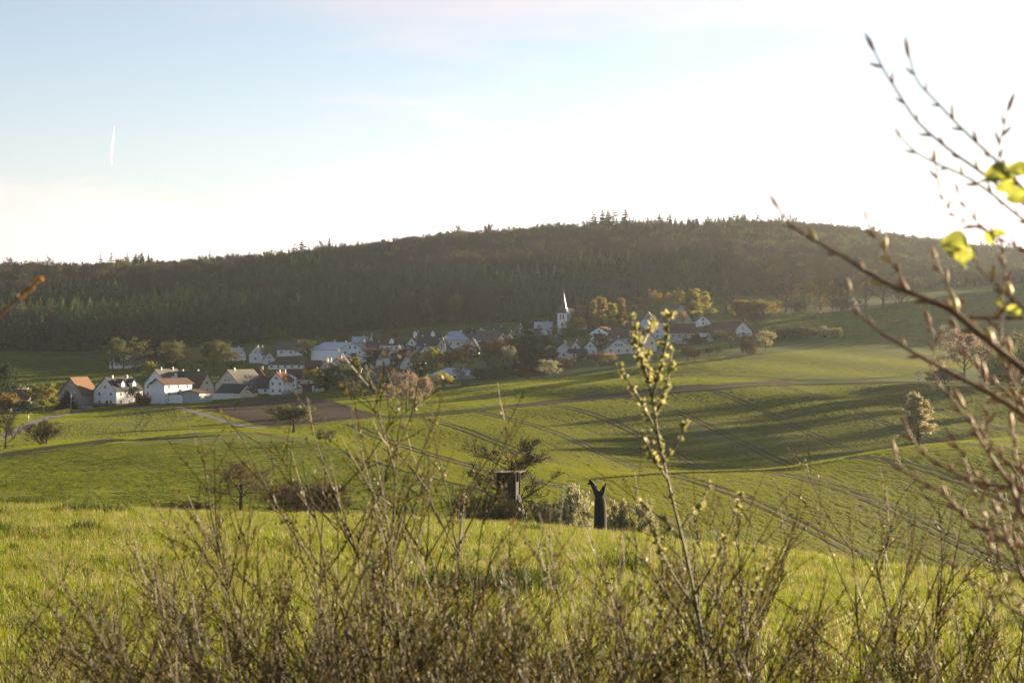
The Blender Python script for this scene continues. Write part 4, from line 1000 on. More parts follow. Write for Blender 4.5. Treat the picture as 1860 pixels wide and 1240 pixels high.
# ------------------------------------------------------------------ single trees, left to right by neighbourhood
tp = tree_px
ROWS = [
# left edge and road
('evergreen_tree', 'round', 6, 738, 72, 48, 'leaf_dark', 'tall dark evergreen tree at the left edge of the village'),
('willow_tree', 'round', 78, 748, 46, 52, 'leaf_yellow', 'glowing yellow-green willow beside the tall beige house'),
('garden_tree', 'sparse', 46, 741, 38, 26, 'blossom', 'pale cream flowering tree left of the yellow willow'),
('garden_shrub', 'bush', 12, 752, 34, 34, 'leaf_ochre', 'ochre shrub in front of the small cream house'),
('garden_shrub', 'bush', 40, 752, 22, 40, 'leaf_dark', 'dark green shrub below the pale flowering tree'),
('spruce_tree', 'spruce', 121, 744, 34, 26, 'needle_dark', 'small dark spruce between the willow and the beige house'),
('roadside_tree', 'bare', 10, 815, 66, 46, 'bud_brown', 'thin bare tree standing alone at the left road bend'),
('bare_shrub', 'barebush', 79, 808, 44, 62, 'bud_brown', 'spreading bare shrub by the ditch below the road'),
('garden_tree', 'sparse', 240, 736, 34, 22, 'leaf_olive', 'small dark tree beside the dormered white house'),
('garden_shrub', 'bush', 258, 737, 22, 20, 'leaf_rust', 'brown shrub between the dormered house and the white block'),
('garden_tree', 'sparse', 164, 724, 26, 22, 'leaf_lime', 'slim pale tree between the beige and the dormered house'),
('garden_tree', 'round', 270, 690, 30, 26, 'leaf_yellow', 'yellow tree behind the steep dark roof'),
# wood edge at left
('edge_tree', 'round', 224, 672, 54, 60, 'leaf_olive', 'broad olive tree over the pale house at the wood edge'),
('edge_tree', 'sparse', 312, 674, 50, 50, 'leaf_olive', 'greyish half-leafed tree right of the pale blue-white house'),
('edge_tree', 'round', 389, 676, 52, 56, 'leaf_olive', 'large round dark bush tree left of the wood edge gable'),
('edge_tree', 'bare', 350, 672, 36, 44, 'bud_brown', 'bare grey shrub tree left of the large round bush tree'),
('edge_tree', 'bare', 545, 640, 34, 44, 'bud_brown', 'bare tree left of the factory hall'),
('edge_tree', 'sparse', 500, 634, 40, 36, 'leaf_olive', 'pale olive tree behind the wood edge gables'),
('spruce_tree', 'spruce', 305, 668, 42, 24, 'needle_dark', 'dark spruce beside the pale blue-white house'),
('edge_tree', 'sparse', 204, 674, 44, 44, 'leaf_olive', 'dim tree covering the left half of the pale wood edge house'),
('edge_tree', 'bare', 246, 674, 40, 46, 'bud_brown', 'bare bush between the two pale houses under the wood'),
('edge_tree', 'round', 278, 676, 34, 40, 'leaf_dark', 'dark bush before the pale blue-white house'),
('edge_tree', 'sparse', 420, 676, 36, 40, 'leaf_olive', 'dim tree between the round bush tree and the wood edge gable'),
('edge_tree', 'round', 340, 690, 16, 30, 'leaf_olive', 'low green bush over the white ridge cap'),
('edge_tree', 'sparse', 560, 660, 40, 40, 'leaf_olive', 'dim tree left against the factory hall wall'),
('edge_tree', 'bare', 640, 628, 36, 40, 'bud_brown', 'bare tree behind the factory hall roof'),
# middle gardens
('garden_tree', 'round', 571, 706, 32, 30, 'leaf_yellow', 'round yellow-ochre tree in front of the dark red roof'),
('garden_tree', 'round', 612, 706, 40, 58, 'leaf_olive', 'wide olive tree behind the red garden fence'),
('poplar_tree', 'poplar', 645, 697, 44, 20, 'leaf_yellow', 'slim bright yellow poplar beside the wide olive tree'),
('spruce_tree', 'spruce', 592, 706, 36, 24, 'needle_dark', 'black-green spruce right of the dark red roof'),
('garden_tree', 'bare', 632, 688, 36, 34, 'bud_brown', 'bare brown tree behind the yellow poplar'),
('garden_tree', 'sparse', 680, 668, 34, 60, 'leaf_rust', 'wide reddish-brown tree above the half-hipped house'),
('garden_tree', 'sparse', 725, 672, 36, 44, 'leaf_rust', 'dull brown tree behind the white garage'),
('garden_tree', 'sparse', 695, 692, 28, 28, 'blossom_pink', 'pinkish blossom tree right of the half-hipped house'),
('garden_tree', 'sparse', 666, 700, 20, 34, 'blossom', 'low cream blossom tree in front of the half-hipped house'),
('garden_tree', 'sparse', 690, 702, 22, 30, 'blossom', 'low whitish blossom tree left of the white garage'),
# orchard meadow
('orchard_tree', 'orchard', 533, 787, 48, 72, 'leaf_olive', 'broad dark fruit tree below the ploughed field'),
('orchard_tree', 'orchard', 592, 809, 32, 32, 'leaf_olive', 'small round fruit tree below the broad dark fruit tree'),
('orchard_tree', 'orchard', 638, 726, 32, 34, 'leaf_olive', 'low round fruit tree at the corner of the meadow'),
('orchard_tree', 'sparse', 709, 743, 42, 24, 'blossom', 'thin upright fruit tree, leftmost of the blossom group'),
('orchard_tree', 'sparse', 738, 749, 68, 48, 'blossom_pink', 'tallest fruit tree of the blossom group on the meadow'),
('orchard_tree', 'orchard', 754, 750, 30, 24, 'blossom', 'smallest fruit tree at the foot of the blossom group'),
('orchard_tree', 'sparse', 768, 738, 52, 36, 'blossom_pink', 'leaning brown-pink fruit tree right in the blossom group'),
('orchard_tree', 'sparse', 838, 694, 32, 32, 'blossom', 'pale round fruit tree in front of the blue-grey barn'),
('garden_shrub', 'bush', 803, 704, 26, 40, 'leaf_yellow', 'yellowish shrub left of the pale round fruit tree'),
('orchard_tree', 'sparse', 1000, 690, 34, 38, 'blossom_white', 'white-green fruit tree standing before the dark spruces'),
# yellow and rust group
('garden_tree', 'round', 784, 682, 46, 52, 'leaf_yellow', 'big yellow-green tree above the blue-grey barn'),
('garden_tree', 'sparse', 818, 680, 44, 48, 'leaf_ochre', 'ochre tree right of the big yellow-green tree'),
('garden_tree', 'sparse', 846, 676, 36, 44, 'leaf_yellow', 'pale golden shrub tree right of the ochre tree'),
('garden_tree', 'round', 762, 690, 30, 34, 'leaf_olive', 'dull green tree left under the big yellow-green tree'),
('copper_tree', 'sparse', 886, 674, 58, 70, 'leaf_rust', 'large rust-red tree left of the dark spruces'),
('copper_tree', 'sparse', 914, 668, 50, 40, 'leaf_rust', 'smaller rust-red tree touching the dark spruces'),
('birch_tree', 'sparse', 923, 684, 50, 28, 'blossom_white', 'light-barked glowing birch in front of the rust-red trees'),
('spruce_tree', 'spruce', 941, 672, 66, 40, 'needle_dark', 'leftmost big dark spruce below the church'),
('spruce_tree', 'spruce', 958, 674, 84, 46, 'needle_dark', 'tallest big dark spruce below the church'),
('spruce_tree', 'spruce', 980, 673, 78, 44, 'needle_dark', 'third big dark spruce below the church'),
('spruce_tree', 'spruce', 997, 674, 66, 36, 'needle_dark', 'rightmost big dark spruce below the church'),
('garden_shrub', 'bush', 900, 688, 22, 40, 'leaf_olive', 'olive undergrowth shrub under the rust-red trees'),
('garden_shrub', 'bush', 960, 688, 18, 50, 'leaf_rust', 'reddish undergrowth shrub under the dark spruces'),
('garden_shrub', 'bush', 870, 690, 20, 30, 'leaf_olive', 'dark undergrowth shrub right of the blue-grey barn'),
('garden_shrub', 'barebush', 983, 688, 20, 34, 'bud_brown', 'bare undergrowth shrub right under the dark spruces'),
('spruce_tree', 'spruce', 847, 624, 30, 12, 'needle_dark', 'slim garden spruce, left of the pair by the hipped house'),
('spruce_tree', 'spruce', 854, 624, 28, 11, 'needle_dark', 'slim garden spruce, right of the pair by the hipped house'),
('spruce_tree', 'spruce', 833, 628, 28, 20, 'needle', 'wider garden spruce before the hipped house'),
# orchard row below the church
('orchard_tree', 'orchard', 1026, 676, 28, 30, 'leaf_rust', 'leaning bare fruit tree right of the white-green one'),
('orchard_tree', 'orchard', 1058, 664, 22, 26, 'leaf_rust', 'reddish fruit tree below the flat annex'),
('orchard_tree', 'orchard', 1085, 668, 24, 30, 'leaf_rust', 'reddish fruit tree left of the three-window gable house'),
('orchard_tree', 'orchard', 1104, 660, 20, 30, 'leaf_ochre', 'low ochre fruit tree under the three-window gable house'),
('garden_tree', 'round', 1088, 642, 34, 32, 'leaf_olive', 'olive tree left of the three-window gable house'),
('church_tree', 'round', 1044, 612, 32, 30, 'leaf_yellow', 'round yellow-olive tree at the foot of the church'),
('church_tree', 'bare', 1005, 604, 30, 26, 'bud_brown', 'bare tree left of the church tower'),
('birch_tree', 'poplar', 1077, 602, 52, 22, 'leaf_ochre', 'leftmost golden birch of the row behind the church'),
('birch_tree', 'poplar', 1094, 601, 56, 26, 'leaf_ochre', 'tallest golden birch of the row behind the church'),
('birch_tree', 'poplar', 1111, 601, 46, 22, 'leaf_yellow', 'middle yellowish birch of the row behind the church'),
('birch_tree', 'poplar', 1128, 600, 52, 24, 'leaf_ochre', 'right golden birch of the row behind the church'),
('birch_tree', 'bare', 1147, 598, 48, 28, 'bud_brown', 'brownish bare birch ending the row behind the church'),
('garden_tree', 'sparse', 1067, 604, 30, 30, 'leaf_rust', 'low rust tree under the leftmost golden birch'),
('church_tree', 'sparse', 1052, 606, 40, 30, 'leaf_rust', 'brownish tree hiding the nave of the church'),
('church_tree', 'round', 1030, 616, 18, 24, 'leaf_olive', 'low olive bush before the church tower foot'),
('church_tree', 'sparse', 1066, 590, 34, 26, 'leaf_olive', 'olive tree behind the nave of the church'),
('hill_tree', 'sparse', 1196, 572, 42, 32, 'leaf_ochre', 'brown tree left of the big boarded barn'),
('hill_tree', 'sparse', 1172, 574, 32, 28, 'leaf_ochre', 'low pale brown tree between birches and boarded barn'),
('garden_tree', 'sparse', 1240, 592, 24, 16, 'leaf_ochre', 'small golden tree in front of the big boarded barn'),
('garden_tree', 'sparse', 1213, 602, 24, 24, 'leaf_yellow', 'yellow tree beside the sun-glinting barn roof'),
('hill_tree', 'round', 1231, 566, 34, 26, 'leaf_ochre', 'ochre tree peeping over the big boarded barn'),
('hill_tree', 'poplar', 1257, 580, 50, 34, 'leaf_yellow', 'larger glowing yellow tree right of the boarded barn'),
('hill_tree', 'poplar', 1280, 574, 40, 24, 'leaf_yellow', 'smaller glowing yellow tree right of the boarded barn'),
('hill_tree', 'bare', 1319, 570, 46, 50, 'bud_brown', 'wide bare brown tree right of the glowing yellow trees'),
('hedge_shrub', 'bush', 1342, 576, 28, 40, 'leaf_ochre', 'tall ochre end of the sunlit hedge on the hill'),
('hedge_shrub', 'bush', 1366, 572, 24, 40, 'leaf_ochre', 'low middle part of the sunlit hedge on the hill'),
('hedge_shrub', 'bush', 1390, 570, 24, 40, 'leaf_ochre', 'right end of the sunlit hedge beside the bare wood'),
('hedge_shrub', 'barebush', 1372, 590, 26, 50, 'bud_brown', 'bare brown thicket below the sunlit hedge'),
# bare grove on the hill
('grove_tree', 'bare', 1428, 567, 70, 74, 'bud_brown', 'broad bare tree at the left end of the hill grove'),
('grove_tree', 'bare', 1462, 565, 58, 46, 'leaf_ochre', 'second bare tree of the hill grove from the left'),
('grove_tree', 'bare', 1490, 564, 66, 54, 'bud_brown', 'third bare tree of the hill grove from the left'),
('grove_tree', 'sparse', 1512, 565, 50, 38, 'leaf_ochre', 'yellowish half-leafed tree in the hill grove'),
('grove_tree', 'bare', 1540, 562, 66, 56, 'bud_brown', 'fifth bare tree of the hill grove from the left'),
('grove_tree', 'bare', 1572, 560, 64, 56, 'leaf_ochre', 'sixth bare tree of the hill grove from the left'),
('grove_tree', 'bare', 1604, 556, 66, 62, 'bud_brown', 'seventh bare tree of the hill grove from the left'),
('grove_tree', 'barebush', 1636, 552, 46, 56, 'bud_brown', 'low bare thicket at the right end of the hill grove'),
('grove_shrub', 'barebush', 1450, 569, 24, 60, 'bud_brown', 'bare undergrowth at the left of the hill grove'),
('grove_shrub', 'barebush', 1530, 566, 24, 70, 'bud_brown', 'bare undergrowth at the right of the hill grove'),
# slope below
('hedge_shrub', 'bush', 1424, 616, 18, 60, 'leaf_dark', 'dark long hedge at the end of the field hedge row'),
('hedge_shrub', 'bush', 1465, 614, 18, 44, 'leaf_olive', 'olive middle of the field hedge row'),
('hedge_shrub', 'bush', 1497, 614, 20, 30, 'blossom', 'pale round bush in the field hedge row'),
('hedge_shrub', 'bush', 1518, 614, 17, 22, 'leaf_yellow', 'small golden bush at the right end of the field hedge row'),
('orchard_tree', 'sparse', 1391, 639, 36, 30, 'blossom', 'pale fruit tree on the slope below the last white house'),
('orchard_tree', 'bare', 1349, 642, 34, 40, 'bud_brown', 'bare dark tree below the last white house'),
('garden_shrub', 'bush', 1362, 645, 24, 22, 'leaf_rust', 'rust shrub beside the bare dark tree'),
('orchard_tree', 'bare', 1328, 632, 32, 36, 'bud_brown', 'bare tree in front of the brown roof wing'),
('garden_tree', 'spruce', 1283, 616, 26, 18, 'needle_dark', 'garden spruce at the white hip-roofed house'),
('garden_shrub', 'bush', 1310, 620, 18, 30, 'leaf_olive', 'olive shrub right of the garden spruce'),
('garden_shrub', 'bush', 1265, 626, 16, 34, 'leaf_rust', 'brown shrub left of the garden spruce'),
('garden_tree', 'round', 1225, 620, 26, 26, 'leaf_dark', 'dark shrub tree below the yellow tree'),
('orchard_tree', 'orchard', 1250, 655, 24, 24, 'leaf_rust', 'left of two small brown fruit trees in the shaded orchard'),
('orchard_tree', 'orchard', 1262, 656, 22, 22, 'leaf_rust', 'right of two small brown fruit trees in the shaded orchard'),
('orchard_tree', 'orchard', 1302, 646, 16, 22, 'leaf_dark', 'dark low bush in the shaded orchard'),
('orchard_tree', 'orchard', 1288, 648, 15, 18, 'leaf_rust', 'smallest brown bush in the shaded orchard'),
# right side
('pear_tree', 'poplar', 1667, 812, 90, 46, 'blossom', 'lone cone-shaped blossoming pear tree in the wheat field'),
('cherry_tree', 'sparse', 1752, 696, 94, 84, 'blossom_pink', 'large round pink blossoming cherry tree beside the lane'),
('lane_tree', 'sparse', 1788, 696, 62, 44, 'leaf_olive', 'slim leafing tree right of the pink cherry'),
('lane_shrub', 'bush', 1712, 697, 24, 54, 'leaf_olive', 'dark green bush left of the pink cherry'),
('lane_shrub', 'bush', 1806, 700, 36, 50, 'leaf_olive', 'olive bush right of the pink cherry'),
('lane_shrub', 'bush', 1850, 702, 62, 66, 'leaf_lime', 'tall green bush at the right edge along the lane'),
('lane_tree', 'round', 1925, 708, 120, 110, 'leaf_olive', 'large tree standing beyond the right edge along the lane'),
('lane_tree', 'round', 2030, 712, 130, 120, 'leaf_olive', 'second large tree standing beyond the right edge along the lane'),
('lane_tree', 'sparse', 2140, 715, 120, 120, 'leaf_olive', 'third large tree standing beyond the right edge along the lane'),
]
for (nme, kind, u, v, h, w, leaf, lab) in ROWS:
    cat = 'shrub' if 'shrub' in nme else 'tree'
    tp(nme, kind, u, v, h, w, leaf, lab, cat, twig='twig' if kind != 'round' else 'bark')

# near hedge and trees in the dip behind the meadow edge
NEAR = [
('bare_tree', 'bare', 438, 938, 94, 100, 'bud_light', 'bare spreading tree rising behind the meadow edge at left', 170),
('bramble_shrub', 'barebush', 515, 940, 60, 165, 'bud_light', 'wide reddish-brown thicket right of the bare spreading tree', 165),
('bramble_shrub', 'barebush', 592, 940, 60, 85, 'bud_light', 'right end of the reddish-brown thicket at the meadow edge', 160),
('bramble_shrub', 'barebush', 345, 932, 22, 90, 'bud_brown', 'low brown brush left of the bare spreading tree', 160),
('bare_tree', 'bare', 928, 950, 142, 128, 'bud_brown', 'gnarled bare tree behind the wooden high seat', 172),
('bramble_shrub', 'barebush', 868, 955, 70, 90, 'leaf_olive', 'dark bramble thicket left of the high seat', 140),
('bramble_shrub', 'barebush', 985, 962, 54, 80, 'bud_brown', 'dark brown thicket right of the high seat', 138),
('blackthorn_shrub', 'bush', 1045, 968, 76, 66, 'blossom_white', 'tall white-flowering blackthorn left of the dead stump', 128),
('bramble_shrub', 'barebush', 928, 962, 60, 70, 'bud_brown', 'bare bramble clump around the legs of the high seat', 140),
('bramble_shrub', 'barebush', 898, 958, 56, 60, 'leaf_olive', 'olive bramble clump at the left legs of the high seat', 138),
('blackthorn_shrub', 'bush', 1122, 972, 54, 60, 'blossom', 'low white-flowering blackthorn right of the dead stump', 126),
('blackthorn_shrub', 'sparse', 1168, 978, 62, 40, 'blossom_white', 'flowering blackthorn at the right end of the hedge', 126),
('bramble_shrub', 'barebush', 1012, 966, 40, 50, 'bud_brown', 'brown brush beside the tall white blackthorn', 132),
]
for (nme, kind, u, v, h, w, leaf, lab, D) in NEAR:
    tp(nme, kind, u, v, h, w, leaf, lab, 'shrub' if 'shrub' in nme else 'tree', D=D, twig='twig_light' if leaf == 'bud_light' else 'twig')

# skyline conifers on the ridge, told apart only by place
rg = np.random.default_rng(5)
for (ua, ub, n, ex) in ((150, 270, 12, 20), (380, 445, 5, 16), (515, 600, 8, 22), (1072, 1140, 12, 28), (1160, 1270, 9, 20), (1280, 1420, 11, 24), (1545, 1600, 5, 14), (1800, 1860, 4, 14)):
    for i in range(n):
        u = rg.uniform(ua, ub)
        col = V0 - FPX * ground((u - U0) / FPX * _DS, _DS) / _DS
        k = int(np.argmin(np.where((_DS > 1200) & (_DS < 1700), col, 9e9))); D = float(_DS[k])
        p = atD(u, D); h = (35 + rg.uniform(.1, 1) * ex) * D / FPX
        place_tree('ridge_spruce', 'openspruce' if i % 3 else 'spruce', p, h, h * rg.uniform(.34, .5), 'needle_dark', 'dark pointed spruce standing above the wood on the skyline', 'tree', 'spruces on the skyline')

# filler shrubs in the gardens
for i in range(44):
    u = rg.uniform(590, 1060); v = rg.uniform(612, 668) if u < 900 else rg.uniform(604, 640)
    D = hit(u, v, 450); s = D / FPX
    k = ['round', 'sparse', 'bush', 'bare'][i % 4]
    place_tree('garden_bush', k, atD(u, D), rg.uniform(3.2, 6.5), rg.uniform(4, 7.5), ['leaf_dark', 'leaf_olive', 'leaf_rust', 'bud_brown'][(i * 7) % 4], 'small dim bush among the crowded village houses', 'shrub', 'bushes between the village houses')
# ------------------------------------------------------------------ high seat, stump, wayside cross, poles, fences, cars, contrail
mat('weathered_wood', (0.028, 0.026, 0.025), (0.05, 0.044, 0.04), scale=3, rough=0.9, stretch=(8, 8, .6), spec=0.1)
mat('dark_wood', (0.028, 0.024, 0.022), (0.06, 0.045, 0.035), scale=5, rough=0.9, stretch=(4, 4, .8), bump=0.02, bscale=12, spec=0.1)
mat('felt_roof', (0.05, 0.045, 0.04), rough=0.95)
mat('steel', (0.42, 0.43, 0.44), rough=0.45, metallic=0.6)
mat('fence_pale', (0.55, 0.50, 0.42), (0.45, 0.40, 0.33), scale=2, rough=0.85)
mat('fence_red', (0.24, 0.11, 0.08), (0.20, 0.09, 0.07), scale=2, rough=0.85)
mat('paint_dark', (0.03, 0.035, 0.045), rough=0.3, spec=0.5)
mat('paint_blue', (0.16, 0.22, 0.30), rough=0.35, spec=0.5)
mat('paint_silver', (0.45, 0.46, 0.48), rough=0.3, spec=0.5)
mat('tyre', (0.02, 0.02, 0.02), rough=0.9)

def tube_path(name, pts, rads, material, parent, k=6):
    P = np.array(pts, float)
    # mitred rings along the path so that the tube is one skin
    t = np.gradient(P, axis=0); t /= np.linalg.norm(t, axis=1)[:, None] + 1e-12
    ref = np.array([0.1, -1.0, 0.2]); ref /= np.linalg.norm(ref)
    e1 = np.cross(t, ref); e1 /= np.linalg.norm(e1, axis=1)[:, None] + 1e-12; e2 = np.cross(t, e1)
    V = np.concatenate([np.stack([P[i] + (e1[i] * math.cos(a) + e2[i] * math.sin(a)) * rads[i] for a in np.linspace(0, 2 * math.pi, k, endpoint=False)]) for i in range(len(P))])
    F = []
    for i in range(len(P) - 1):
        for j in range(k):
            F.append([i * k + j, i * k + (j + 1) % k, (i + 1) * k + (j + 1) % k, (i + 1) * k + j])
    F.append(list(range(k))[::-1]); F.append([(len(P) - 1) * k + j for j in range(k)])
    return obj(name, mesh_np(name, V, F, True), material, parent)

def high_seat():
    D = 150.0; s = D / FPX; p = atD(924, D)
    e = empty('high_seat', p, R(-14)); tag(e, 'wooden hunting high seat with flat roof in front of the gnarled tree', 'high seat')
    zf = (V0 - 905) * s - p.z; zt = (V0 - 859) * s - p.z; w = 0.68
    for a in (-1, 1):
        for b in (-1, 1):
            tube_path('leg', [(a * .95, b * .95, -.2), (a * .8, b * .8, zf * .5), (a * w, b * w, zf)], [.08, .07, .07], 'weathered_wood', e, 8)
    for a in (-1, 1):
        tube_path('brace', [(-.9, a * .9, zf * .2), (0, a * .82, zf * .5), (.75, a * .75, zf * .85)], [.04] * 3, 'weathered_wood', e, 6)
    obj('floor_board', boxes_mesh('floor_board', [(-w - .1, w + .1, -w - .1, w + .1, zf, zf + .08)]), 'weathered_wood', e)
    n = 7; pw = 2 * w / n; hc = zt - zf; z0 = zf + .08
    for i in range(n):
        x0 = -w + i * pw
        win = 1 <= i <= 5
        blk = [(x0 + .008, x0 + pw - .008, -w - .02, -w + .03, z0, z0 + hc * .60)] + ([(x0 + .008, x0 + pw - .008, -w - .02, -w + .03, z0 + hc * .86, zt)] if win else [(x0 + .008, x0 + pw - .008, -w - .02, -w + .03, z0 + hc * .60, zt)])
        obj('plank', boxes_mesh('plank', blk), 'weathered_wood', e)
        for sx in (-1, 1):
            xa, xb = sorted((sx * (w - .03), sx * (w + .02)))
            obj('plank', boxes_mesh('plank', [(xa, xb, x0 + .008, x0 + pw - .008, z0, zt if i in (0, 6) else z0 + hc * .62)]), 'weathered_wood', e)
        obj('plank', boxes_mesh('plank', [(x0 + .008, x0 + pw - .008, w - .03, w + .02, z0, zt)]), 'weathered_wood', e)
    for a in (-1, 1):
        for b in (-1, 1):
            obj('corner_post', boxes_mesh('corner_post', [(a * (w + .05) - .05, a * (w + .05) + .05, b * (w + .05) - .05, b * (w + .05) + .05, z0, zt + .02)]), 'weathered_wood', e)
    rf = mesh_np('roof', [(-1.05, -1.1, zt + .02), (1.15, -1.1, zt + .10), (1.15, 1.1, zt + .10), (-1.05, 1.1, zt + .02), (-1.05, -1.1, zt + .10), (1.15, -1.1, zt + .18), (1.15, 1.1, zt + .18), (-1.05, 1.1, zt + .10)], [[3, 2, 1, 0], [4, 5, 6, 7], [0, 1, 5, 4], [1, 2, 6, 5], [2, 3, 7, 6], [3, 0, 4, 7]])
    obj('roof', rf, 'felt_roof', e)
    lad = empty('ladder', (w + .1, -.25, 0)); lad.parent = e
    for y in (0, .5):
        tube_path('rail', [(1.3, y, -.2), (.6, y, zf * .5), (.02, y, zf + .3)], [.045] * 3, 'fence_pale', lad, 6)
    for i in range(9):
        t = (i + .5) / 9
        tube_path('rung', [(1.3 - 1.28 * t, -.03, zf * t), (1.3 - 1.28 * t, .53, zf * t)], [.03, .03], 'fence_pale', lad, 6)
high_seat()

def stump():
    D = 88.0; s = D / FPX; p = atD(1090, D)
    e = empty('dead_stump', p); e.scale = (1.1, 1.1, 1.22); tag(e, 'charred dead tree stump with forked top on the meadow edge', 'stump')
    def q(u, v, dy=0): return ((u - 1090) * s, dy, (V0 - v) * s - p.z)
    rgs = np.random.default_rng(3)
    path = [(1091, 985), (1090, 972), (1090, 955), (1090, 935), (1089, 920), (1088, 908)]
    rad = [13.5, 12, 10.5, 10.0, 8.8, 6]
    V = []; k = 14; n = len(path)
    for i, ((u, v), r) in enumerate(zip(path, rad)):
        c = np.array(q(u, v))
        for j in range(k):
            a = 2 * math.pi * j / k
            rr = r * s * (1 + .10 * math.sin(3 * a + i * .5) + .05 * rgs.normal())
            V.append(c + np.array([math.cos(a) * rr, math.sin(a) * rr, .05 * rgs.normal() if i == n - 1 else 0]))
    F = [[i * k + j, i * k + (j + 1) % k, (i + 1) * k + (j + 1) % k, (i + 1) * k + j] for i in range(n - 1) for j in range(k)] + [[(n - 1) * k + j for j in range(k)]]
    obj('trunk', mesh_np('trunk', V, F, True), 'dark_wood', e)
    tube_path('limb', [q(1087, 914), q(1082, 904), q(1077, 895), q(1072, 889)], [5.5 * s, 4.2 * s, 3.4 * s, 2.0 * s], 'dark_wood', e, 8)
    tube_path('limb', [q(1090, 914), q(1095, 904), q(1100, 894)], [5.5 * s, 3.8 * s, 1.0 * s], 'dark_wood', e, 8)
    tube_path('splinter', [q(1077, 895), q(1073, 894), q(1069, 895)], [3 * s, 2.4 * s, .8 * s], 'dark_wood', e, 6)
    tube_path('splinter', [q(1082, 906), q(1084, 900), q(1085, 897)], [2 * s, 1.4 * s, .4 * s], 'dark_wood', e, 6)
stump()

p = atD(1135, 86)
e = empty('mullein_stalk', atD(1060, 96)); tag(e, 'thin dry seed stalk standing left of the dead stump', 'plant')
tube_path('stalk', [(0, 0, -.1), (.03, 0, .6), (.02, .02, 1.05)], [.014, .012, .01], 'twig', e, 5)
tube_path('seed_head', [(.02, .02, 1.0), (.03, .02, 1.12), (.02, .02, 1.24), (.02, .02, 1.3)], [.015, .055, .045, .01], 'twig', e, 7)

def wayside_cross():
    p = at(1668, 692, 400); s = p.y / FPX
    e = empty('wayside_cross', p); tag(e, 'small roofed wooden wayside cross left of the pink cherry', 'wayside cross')
    h = 16 * s
    obj('post', boxes_mesh('post', [(-.1, .1, -.08, .08, -.3, h)]), 'dark_wood', e)
    obj('crossbeam', boxes_mesh('crossbeam', [(-.75, -.1, -.07, .07, h * .62, h * .62 + .18), (.1, .75, -.07, .07, h * .62, h * .62 + .18)]), 'dark_wood', e)
    obj('figure', mesh_np('figure', [(-.12, -.14, h * .3), (.12, -.14, h * .3), (.14, -.2, h * .6), (-.14, -.2, h * .6), (-.5, -.14, h * .72), (.5, -.14, h * .72), (0, -.2, h * .78), (0, -.09, h * .5)], [[0, 1, 2, 3], [3, 2, 6], [3, 6, 4], [6, 2, 5], [0, 3, 7], [2, 1, 7]]), 'render_white', e)
    for sx in (-1, 1):
        obj('roof_board', mesh_np('roof_board', [(0, -.3, h + .25), (sx * 1.0, -.3, h - .45), (sx * 1.0, .3, h - .45), (0, .3, h + .25), (0, -.3, h + .18), (sx * 1.0, -.3, h - .52), (sx * 1.0, .3, h - .52), (0, .3, h + .18)], [[0, 1, 2, 3], [7, 6, 5, 4], [0, 4, 5, 1], [3, 2, 6, 7], [1, 5, 6, 2]]), 'dark_wood', e)
wayside_cross()

def lamp(u, vb, vt, label, name='street_lamp', cat='street lamp', arm=1.0, dmin=300):
    p = at(u, vb, dmin); s = p.y / FPX; h = (vb - vt) * s
    e = empty(name, p); tag(e, label, cat)
    tube_path('pole', [(0, 0, -.3), (0, 0, h * .5), (0, 0, h)], [.10, .085, .07], 'steel', e, 8)
    if arm:
        tube_path('arm', [(0, 0, h - .1), (arm * .5, 0, h + .05), (arm, 0, h + .08)], [.05, .045, .04], 'steel', e, 6)
        obj('lamp_head', boxes_mesh('lamp_head', [(arm * .7, arm * 1.5, -.16, .16, h + .02, h + .16)]), 'chimney_light', e)
    return e
lamp(129, 748, 713, 'tall street lamp in front of the tall beige house')
lamp(52, 767, 751, 'short lamp post at the road bend', arm=.5)
lamp(8, 738, 717, 'lamp post behind the ochre shrub at the left edge', arm=.8)
def pole(u, vb, vt, label):
    p = at(u, vb, 450); s = p.y / FPX; h = (vb - vt) * s
    e = empty('utility_pole', p); tag(e, label, 'utility pole')
    tube_path('pole', [(0, 0, -.3), (0, 0, h * .5), (0, 0, h)], [.16, .14, .11], 'weathered_wood', e, 8)
    obj('crossarm', boxes_mesh('crossarm', [(-.8, .8, -.06, .06, h - .5, h - .36)]), 'weathered_wood', e)
    for x in (-.7, 0, .7):
        tube_path('insulator', [(x, 0, h - .36), (x, 0, h - .16)], [.05, .03], 'chimney_light', e, 6)
pole(55, 712, 676, 'pale utility pole in the pasture above the yellow willow')
pole(439, 664, 640, 'utility pole left of the wood edge gable')
pole(1215, 600, 566, 'thin pale pole left of the big boarded barn')

def fence(u0, v0, u1, v1, hm, gap, label, material='fence_pale', dmin=300, picket=True):
    a, b = at(u0, v0, dmin), at(u1, v1, dmin)
    L = (b.xy - a.xy).length; n = max(2, int(L / gap)); e = empty('garden_fence' if picket else 'post_fence', a); tag(e, label, 'fence')
    d = (b.xy - a.xy) / L; ang = math.atan2(d.y, d.x)
    for i in range(n + 1):
        x = a.x + d.x * L * i / n; y = a.y + d.y * L * i / n; z = float(ground(x, y))
        k = unit_box('picket' if picket else 'post', material, e, (x - a.x, y - a.y, z - a.z - .2), (gap * .62 if picket else .14, .06 if picket else .14, hm + .2), ang)
    for zf in (.3, .8):
        tube_path('rail', [(d.x * L * t + d.y * .06, d.y * L * t - d.x * .06 + .1, float(ground(a.x + d.x * L * t, a.y + d.y * L * t)) - a.z + hm * zf) for t in np.linspace(0, 1, 5)], [.04] * 5, material, e, 4)
fence(536, 717, 549, 715, 2.0, .5, 'pale picket gate at the corner of the ploughed field')
fence(573, 713, 588, 711, 1.5, .5, 'short pale picket fence beside the carport', 'fence_pale')
fence(600, 708, 645, 705, 1.4, .6, 'reddish picket fence below the wide olive tree', 'fence_red')
